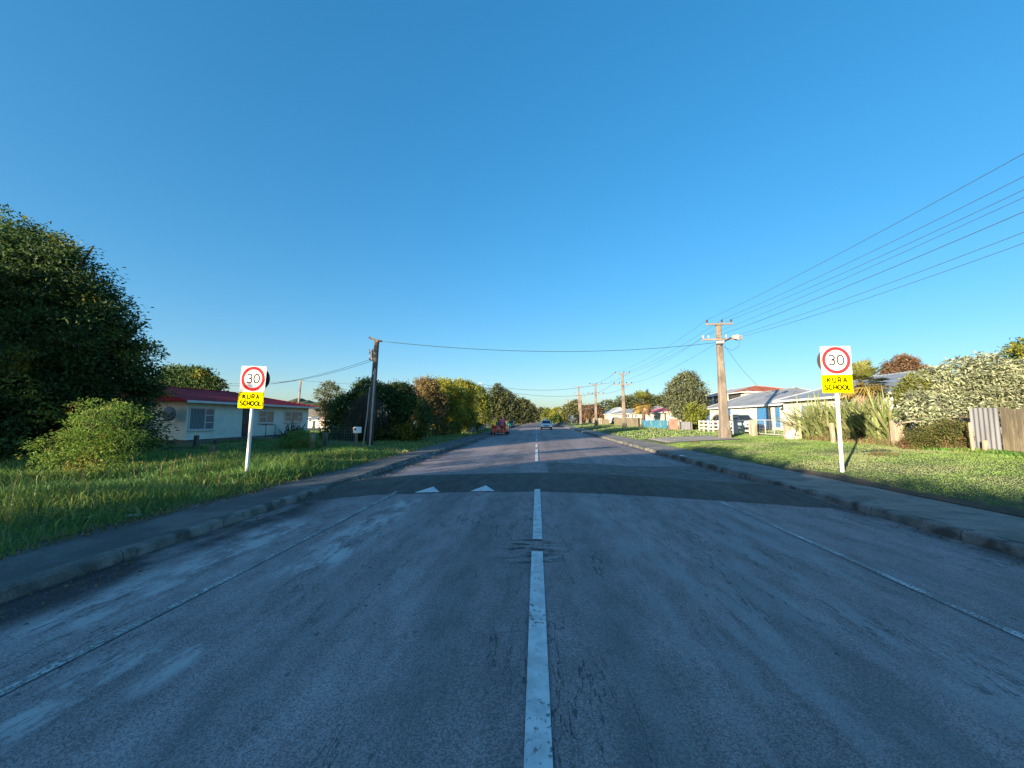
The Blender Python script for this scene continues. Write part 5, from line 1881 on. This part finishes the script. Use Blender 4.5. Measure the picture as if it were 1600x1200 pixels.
# ------------------------------------------------------------ vehicles
def car(name, label, cat, paint_m, loc, rz, kind='saloon', plate=True, extra=None):
    t = thing(name, label, cat, (0, 0, 0))
    van = kind == 'van'
    L = 2.2
    S = [(-L, .62, .42, .62), (-L + .06, .74, .30, .72), (-1.7, .84, .22, .84), (-1.0, .87, .20, .93), (0, .88, .20, .95), (1.1, .88, .20, .97), (1.75, .86, .24, .98), (L - .06, .78, .30, .93), (L, .70, .42, .82)]
    rings = []
    for y, hw, z0, z1 in S:
        m = (z0 + z1) / 2
        rings.append([(-hw * .86, y, z0), (hw * .86, y, z0), (hw, y, z0 + .12), (hw, y, m + .08), (hw * .95, y, z1 - .05), (hw * .86, y, z1), (-hw * .86, y, z1), (-hw * .95, y, z1 - .05), (-hw, y, m + .08), (-hw, y, z0 + .12)])
    b = MB().loft(rings)
    rt = 1.75 if van else 1.48
    y0, y1, y2, y3 = (-1.35, -.55, 1.75, 2.02) if van else (-.95, -.25, 1.15, 1.75)
    if kind == 'wagon': y2, y3 = 1.7, 2.0
    lo = [(-.80, y0, .93), (.80, y0, .93), (.80, y3, .95), (-.80, y3, .95)]
    md = [(-.64, y1, rt - .04), (.64, y1, rt - .04), (.64, y2, rt - .04), (-.64, y2, rt - .04)]
    up = [(-.56, y1 + .1, rt), (.56, y1 + .1, rt), (.56, y2 - .08, rt), (-.56, y2 - .08, rt)]
    b.loft([lo, md, up])
    b.build('body', M[paint_m], t)

    def pane_(quad, nrm, nm, mm='car_glass', sh=.86):
        c = sum((Vector(p) for p in quad), Vector()) / 4
        n_ = Vector(nrm) * .012
        ps = [c + (Vector(p) - c) * sh + n_ for p in quad]
        MB().add(ps, [(0, 1, 2, 3)]).build(nm, M[mm], t, fix=False)
    pane_((lo[0], lo[1], md[1], md[0]), (0, -.8, .5), 'windscreen')
    pane_((lo[2], lo[3], md[3], md[2]), (0, .8, .5), 'rear_window')
    for s, (a, c, d_, e_) in ((1, (lo[1], lo[2], md[2], md[1])), (-1, (lo[3], lo[0], md[0], md[3]))):
        a, c, d_, e_ = map(Vector, (a, c, d_, e_))
        m0, m1 = a.lerp(c, .5), e_.lerp(d_, .5)
        pane_((a, m0, m1, e_), (s, 0, .3), 'side_window')
        pane_((m0, c, d_, m1), (s, 0, .3), 'side_window')
    for y in (-1.35, 1.35):
        for s in (-1, 1):
            w_ = MB().lathe([(.19, s * .66), (.30, s * .66), (.33, s * .69), (.33, s * .84), (.30, s * .885), (.19, s * .885)], 20, axis='x', c=(0, y, .33)).build('wheel', M['rubber'], t)
            MB().lathe([(.19, s * .885), (.18, s * .87), (.05, s * .90)], 14, axis='x', c=(0, y, .33)).build('rim', M['rim'], w_)
    for s in (-1, 1):
        MB().bbox(min(s * .45, s * .74), max(s * .45, s * .74), -L - .012, -L + .12, .60, .735, .015).build('headlight', M['lamp_clear'], t)
        MB().bbox(min(s * .52, s * .73), max(s * .52, s * .73), L - .1, L + .012, .62, .80, .015).build('tail_light', M['lamp_red'], t)
        MB().bbox(min(s * .84, s * 1.0), max(s * .84, s * 1.0), y0 + .12, y0 + .26, .93, 1.06, .02).build('mirror', M[paint_m], t)
    MB().bbox(-.42, .42, -L - .014, -L + .05, .52, .68, .02).build('grille', M['plastic_black'], t)
    b = MB().bbox(-.78, .78, -L - .05, -L + .1, .32, .44, .02)
    b.build('bumper', M['plastic_black'], t)
    MB().bbox(-.78, .78, L - .1, L + .04, .36, .52, .02).build('bumper', M[paint_m], t)
    if plate: MB().box(-.18, .18, L + .0125, L + .02, .64, .74).build('rear_plate', M['white_paint'], t)
    if extra:
        MB().bbox(-.35, -.05, .0, .5, rt + .003, rt + .35, .03).build('roof_pod', M['white_paint'], t)
    t.location = loc
    t.rotation_euler = (0, 0, rz)
    return t


g = onZ(854, 671.5, -.03)
car('oncoming_car', 'white car with roof pod coming towards us in the right lane', 'car', 'car_white', (g.x, g.y + 2.2, float(road_z(g.x, g.y)) + .006), 0, 'wagon', True, True)
rc_y = 44.6
rcx = -4.0
car('parked_car', 'red parked car by the left kerb behind the two people', 'car', 'car_red', (rcx, rc_y, -.08), math.pi, 'wagon')
a = onY(797, 660, 82)
car('parked_van', 'small teal van parked beside the yellow warning sign', 'van', 'car_teal', (a.x, 82, -.08), math.pi, 'van')
a = onY(880, 658, 88)
car('parked_car', 'dark car parked on the right verge before the far poles', 'car', 'car_dark', (a.x, 88, float(gz(a.x, 88)) + .02), math.pi * .5, 'saloon')
a = onX(1159, 668, 17.8)
car('parked_car', 'grey blue car parked in the yard behind the white rail fence', 'car', 'car_grey', (17.9, onX(1152, 665, 17.8).y, float(gz(17.8, a.y))), math.pi * .92, 'saloon')
a = onX(1122, 668, 18.4)
car('parked_car', 'dark car in the cottage yard half hidden by the tall concrete pole', 'car', 'car_dark', (18.6, onX(1126, 668, 18.4).y, float(gz(18, a.y))), math.pi * .9, 'saloon')
a = onX(965, 662, 17)
car('parked_car', 'dark car parked behind the gap in the brown timber fence', 'car', 'car_dark', (17.5, onX(956, 662, 16.5).y, float(gz(17, a.y))), math.pi * .9, 'saloon')
# canvas of a small wheelie bin
# ------------------------------------------------------------ people
def skin_body(name, J, E, m, parent, root=0, sub=2):
    me = bpy.data.meshes.new(name)
    me.from_pydata([j[:3] for j in J], E, [])
    o = bpy.data.objects.new(name, me)
    COL.objects.link(o)
    o.parent = parent
    md = o.modifiers.new('skin', 'SKIN')
    for i, j in enumerate(J):
        v = me.skin_vertices[0].data[i]
        v.radius = (j[3], j[4] if len(j) > 4 else j[3])
        v.use_root = (i == root)
    ss = o.modifiers.new('sub', 'SUBSURF')
    ss.levels = ss.render_levels = sub
    me.materials.append(m)
    dg = bpy.context.evaluated_depsgraph_get()
    me2 = bpy.data.meshes.new_from_object(o.evaluated_get(dg))
    o.modifiers.clear()
    o.data = me2
    for f in me2.polygons: f.use_smooth = True
    return o


def person(label, loc, rz, top, bottom, pose=0, lean=.0):
    """facing -Y locally"""
    t = thing('person', label, 'person', (0, 0, 0))
    l = lean
    hy = lambda z: -max(0, z - .95) * l
    st = .08 if pose else .04
    J = [(0, 0, .95, .14, .10), (0, hy(1.2), 1.2, .13, .09), (0, hy(1.4), 1.4, .15, .095), (0, hy(1.5), 1.5, .06), (0, hy(1.6) - .02, 1.60, .085, .095), (0, hy(1.72) - .02, 1.72, .075, .085),
         (-.10, 0, .88, .085), (-.12, -st, .50, .058), (-.13, -st + .03, .10, .04), (-.13, -st - .13, .04, .038),
         (.10, 0, .88, .085), (.12, st * .5, .50, .058), (.13, st * .5 + .03, .10, .04), (.13, st * .5 - .13, .04, .038),
         (-.19, hy(1.41), 1.41, .055), (-.27, hy(1.15) - .05 - pose * .05, 1.15, .042), (-.27 + pose * .08, hy(1.0) - .18 - pose * .12, .96 + pose * .1, .033),
         (.19, hy(1.41), 1.41, .055), (.27, hy(1.15) - .03, 1.15, .042), (.26, hy(1.0) - .10, .92, .033)]
    E = [(0, 1), (1, 2), (2, 3), (3, 4), (4, 5), (0, 6), (6, 7), (7, 8), (8, 9), (0, 10), (10, 11), (11, 12), (12, 13), (2, 14), (14, 15), (15, 16), (2, 17), (17, 18), (18, 19)]
    # hands: palm and fingers
    for w_, s in ((16, -1), (19, 1)):
        h = J[w_]
        k = len(J)
        J.append((h[0], h[1] - .02, h[2] - .09, .026, .018))
        E.append((w_, k))
        for f in range(4):
            fx = (f - 1.5) * .016
            J.append((h[0] + fx, h[1] - .03, h[2] - .14, .009))
            J.append((h[0] + fx, h[1] - .045, h[2] - .175 - .008 * (f in (1, 2)), .008))
            E += [(k, len(J) - 2), (len(J) - 2, len(J) - 1)]
        J.append((h[0] - s * .035, h[1] - .045, h[2] - .11, .010))
        E.append((k, len(J) - 1))
    skin_body('body', J, E, M['skin'], t, 0, 1)
    g_ = .018
    sl = [(0, 0, .78, .185, .14), (0, hy(1.2), 1.2, .148, .108), (0, hy(1.41), 1.41, .165, .112), (-.19, hy(1.41), 1.41, .075), (-.245, hy(1.24) - .03, 1.24, .068), (.19, hy(1.41), 1.41, .075), (.245, hy(1.24) - .02, 1.24, .068)]
    skin_body('shirt', sl, [(0, 1), (1, 2), (2, 3), (3, 4), (2, 5), (5, 6)], M[top], t, 0, 2)
    sh = [(0, 0, .95, .15, .118), (-.10, 0, .86, .105), (-.115, -st * .6, .62, .09), (.10, 0, .86, .105), (.115, st * .3, .62, .09)]
    skin_body('shorts', sh, [(0, 1), (1, 2), (0, 3), (3, 4)], M[bottom], t, 0, 2)
    for s, yy in ((-1, -st), (1, st * .5)):
        skin_body('shoe', [(s * .13, yy + .05, .05, .05, .045), (s * .13, yy - .10, .045, .045, .04), (s * .13, yy - .17, .035, .035, .03)], [(0, 1), (1, 2)], M['shoe'], t, 0, 2)
    hd = [(0, hy(1.62) + .03, 1.63, .085, .08), (0, hy(1.72) + .0, 1.735, .09, .10), (0, hy(1.72) + .07, 1.70, .06, .07)]
    skin_body('hair', hd, [(0, 1), (1, 2)], M['hair'], t, 0, 2)
    f = MB()
    yf = hy(1.64) - .105
    for s in (-1, 1): f.lathe([(.004, yf - .008), (.012, yf - .004), (.013, yf + .02)], 8, axis='y', c=(s * .032, 0, 1.65))
    f.build('eyes', M['plastic_black'], t)
    n_ = MB().loft([[(-.008, yf, 1.65), (.008, yf, 1.65), (0, yf - .01, 1.65)], [(-.016, yf, 1.60), (.016, yf, 1.60), (0, yf - .035, 1.605)]])
    n_.build('nose', M['skin'], t)
    MB().bbox(-.028, .028, yf - .006, yf + .03, 1.555, 1.568, .003).build('mouth', M['pink'], t)
    for s in (-1, 1): MB().lathe([(.012, s * .088), (.03, s * .095), (.02, s * .105)], 10, axis='x', c=(0, hy(1.63) - .01, 1.63)).build('ear', M['skin'], t)
    t.location = loc
    t.rotation_euler = (0, 0, rz)
    t.scale = (1.12, 1.12, 1.12)
    return t


py_ = 40.8
a = onY(772.5, 670, py_)
person('person in a yellow shirt and red shorts standing behind the red car', (a.x, py_, float(road_z(a.x, py_)) + .005), math.pi + .1, 'hivis', 'shorts_red', 0, .05)
a = onY(784, 670, py_ + .5)
person('person in a pink top and red shorts leaning over beside the yellow shirt', (a.x, py_ + .6, float(road_z(a.x, py_)) + .005), math.pi - .4, 'pink', 'shorts_red', 1, .35)

# ------------------------------------------------------------ small things on the ground
g = onZ(1066, 717, -.1)
o = MB().bbox(g.x - .12, g.x + .10, g.y - .08, g.y + .08, g.z - .0, g.z + .15, .03).build('litter_carton', M['paper'], origin=tuple(g))
tag(o, 'small white carton lying in the right gutter before the driveway', 'litter')
for i, (px, py, lb) in enumerate(((1086, 692, 'small brown clod lying on the lawn near the tall pole'), (1384, 712, 'patch of dead brown grass heaped on the lawn right of the sign'))):
    g = ground(px, py)
    t = thing('grass_heap', lb, 'clod', tuple(g))
    crown('foliage', [(g.x, g.y, g.z + .03, .12 + .3 * i, .12 + .25 * i, .07)], 60 + 60 * i, 10, .08, .012, .05, M['blade_dry'], t, 95 + i)
g = onZ(206, 807, .03)
o = MB().bbox(g.x - .07, g.x + .07, g.y - .04, g.y + .04, g.z - .0, g.z + .03, .01).build('litter_wrapper', M['iron_pale'], origin=tuple(g))
tag(o, 'small pale wrapper on the left footpath edge', 'litter')

# ------------------------------------------------------------ trees beside and behind the viewpoint (they throw the foreground shade)
proto = None
rk = random.Random(12)
for i, (x, y, s) in enumerate(((-13.5, -7.2, 1.0), (-14.5, -12, .98), (-13, -17.5, 1.0), (-14, -23, 1.03), (-12.5, -28.5, 1.0), (-15, -34, 1.0), (-30, 3, 1.6), (-35, -3.5, 1.6))):
    lb = 'dense green tree in the row beside the road behind the viewpoint'
    if proto is None:
        c = [(x, y, 3.0, 3.3, 3.6, 2.3), (x - 1, y - 1.5, 2.8, 2.8, 2.8, 2.2), (x + .6, y + 1.6, 2.9, 2.7, 2.7, 2.2), (x, y, 1.2, 3, 3.4, 1.4)]
        proto = tree('shade_tree', lb, 'tree', c, (x, y), 2600, 10, .42, .22, .4, LF['dark'], 200, r=.28, group='trees behind the viewpoint', gap=-2)
        continue
    d = dup(proto, (x, y, float(gz(x, y))), None, rk.uniform(0, 6))
    d.scale = (s, s, s)

c = [(-22, -8.5, 4.2, 3.4, 3.4, 2.9), (-23, -10, 3.6, 2.6, 2.6, 2.4), (-21, -7, 3.2, 2.6, 2.6, 2.2)]
tree('open_tree', 'thinly leaved tree behind the viewpoint on the left', 'tree', c, (-22, -8.5), 260, 10, .30, .15, .35, LF['mid'], 210, r=.2, gap=-.6)
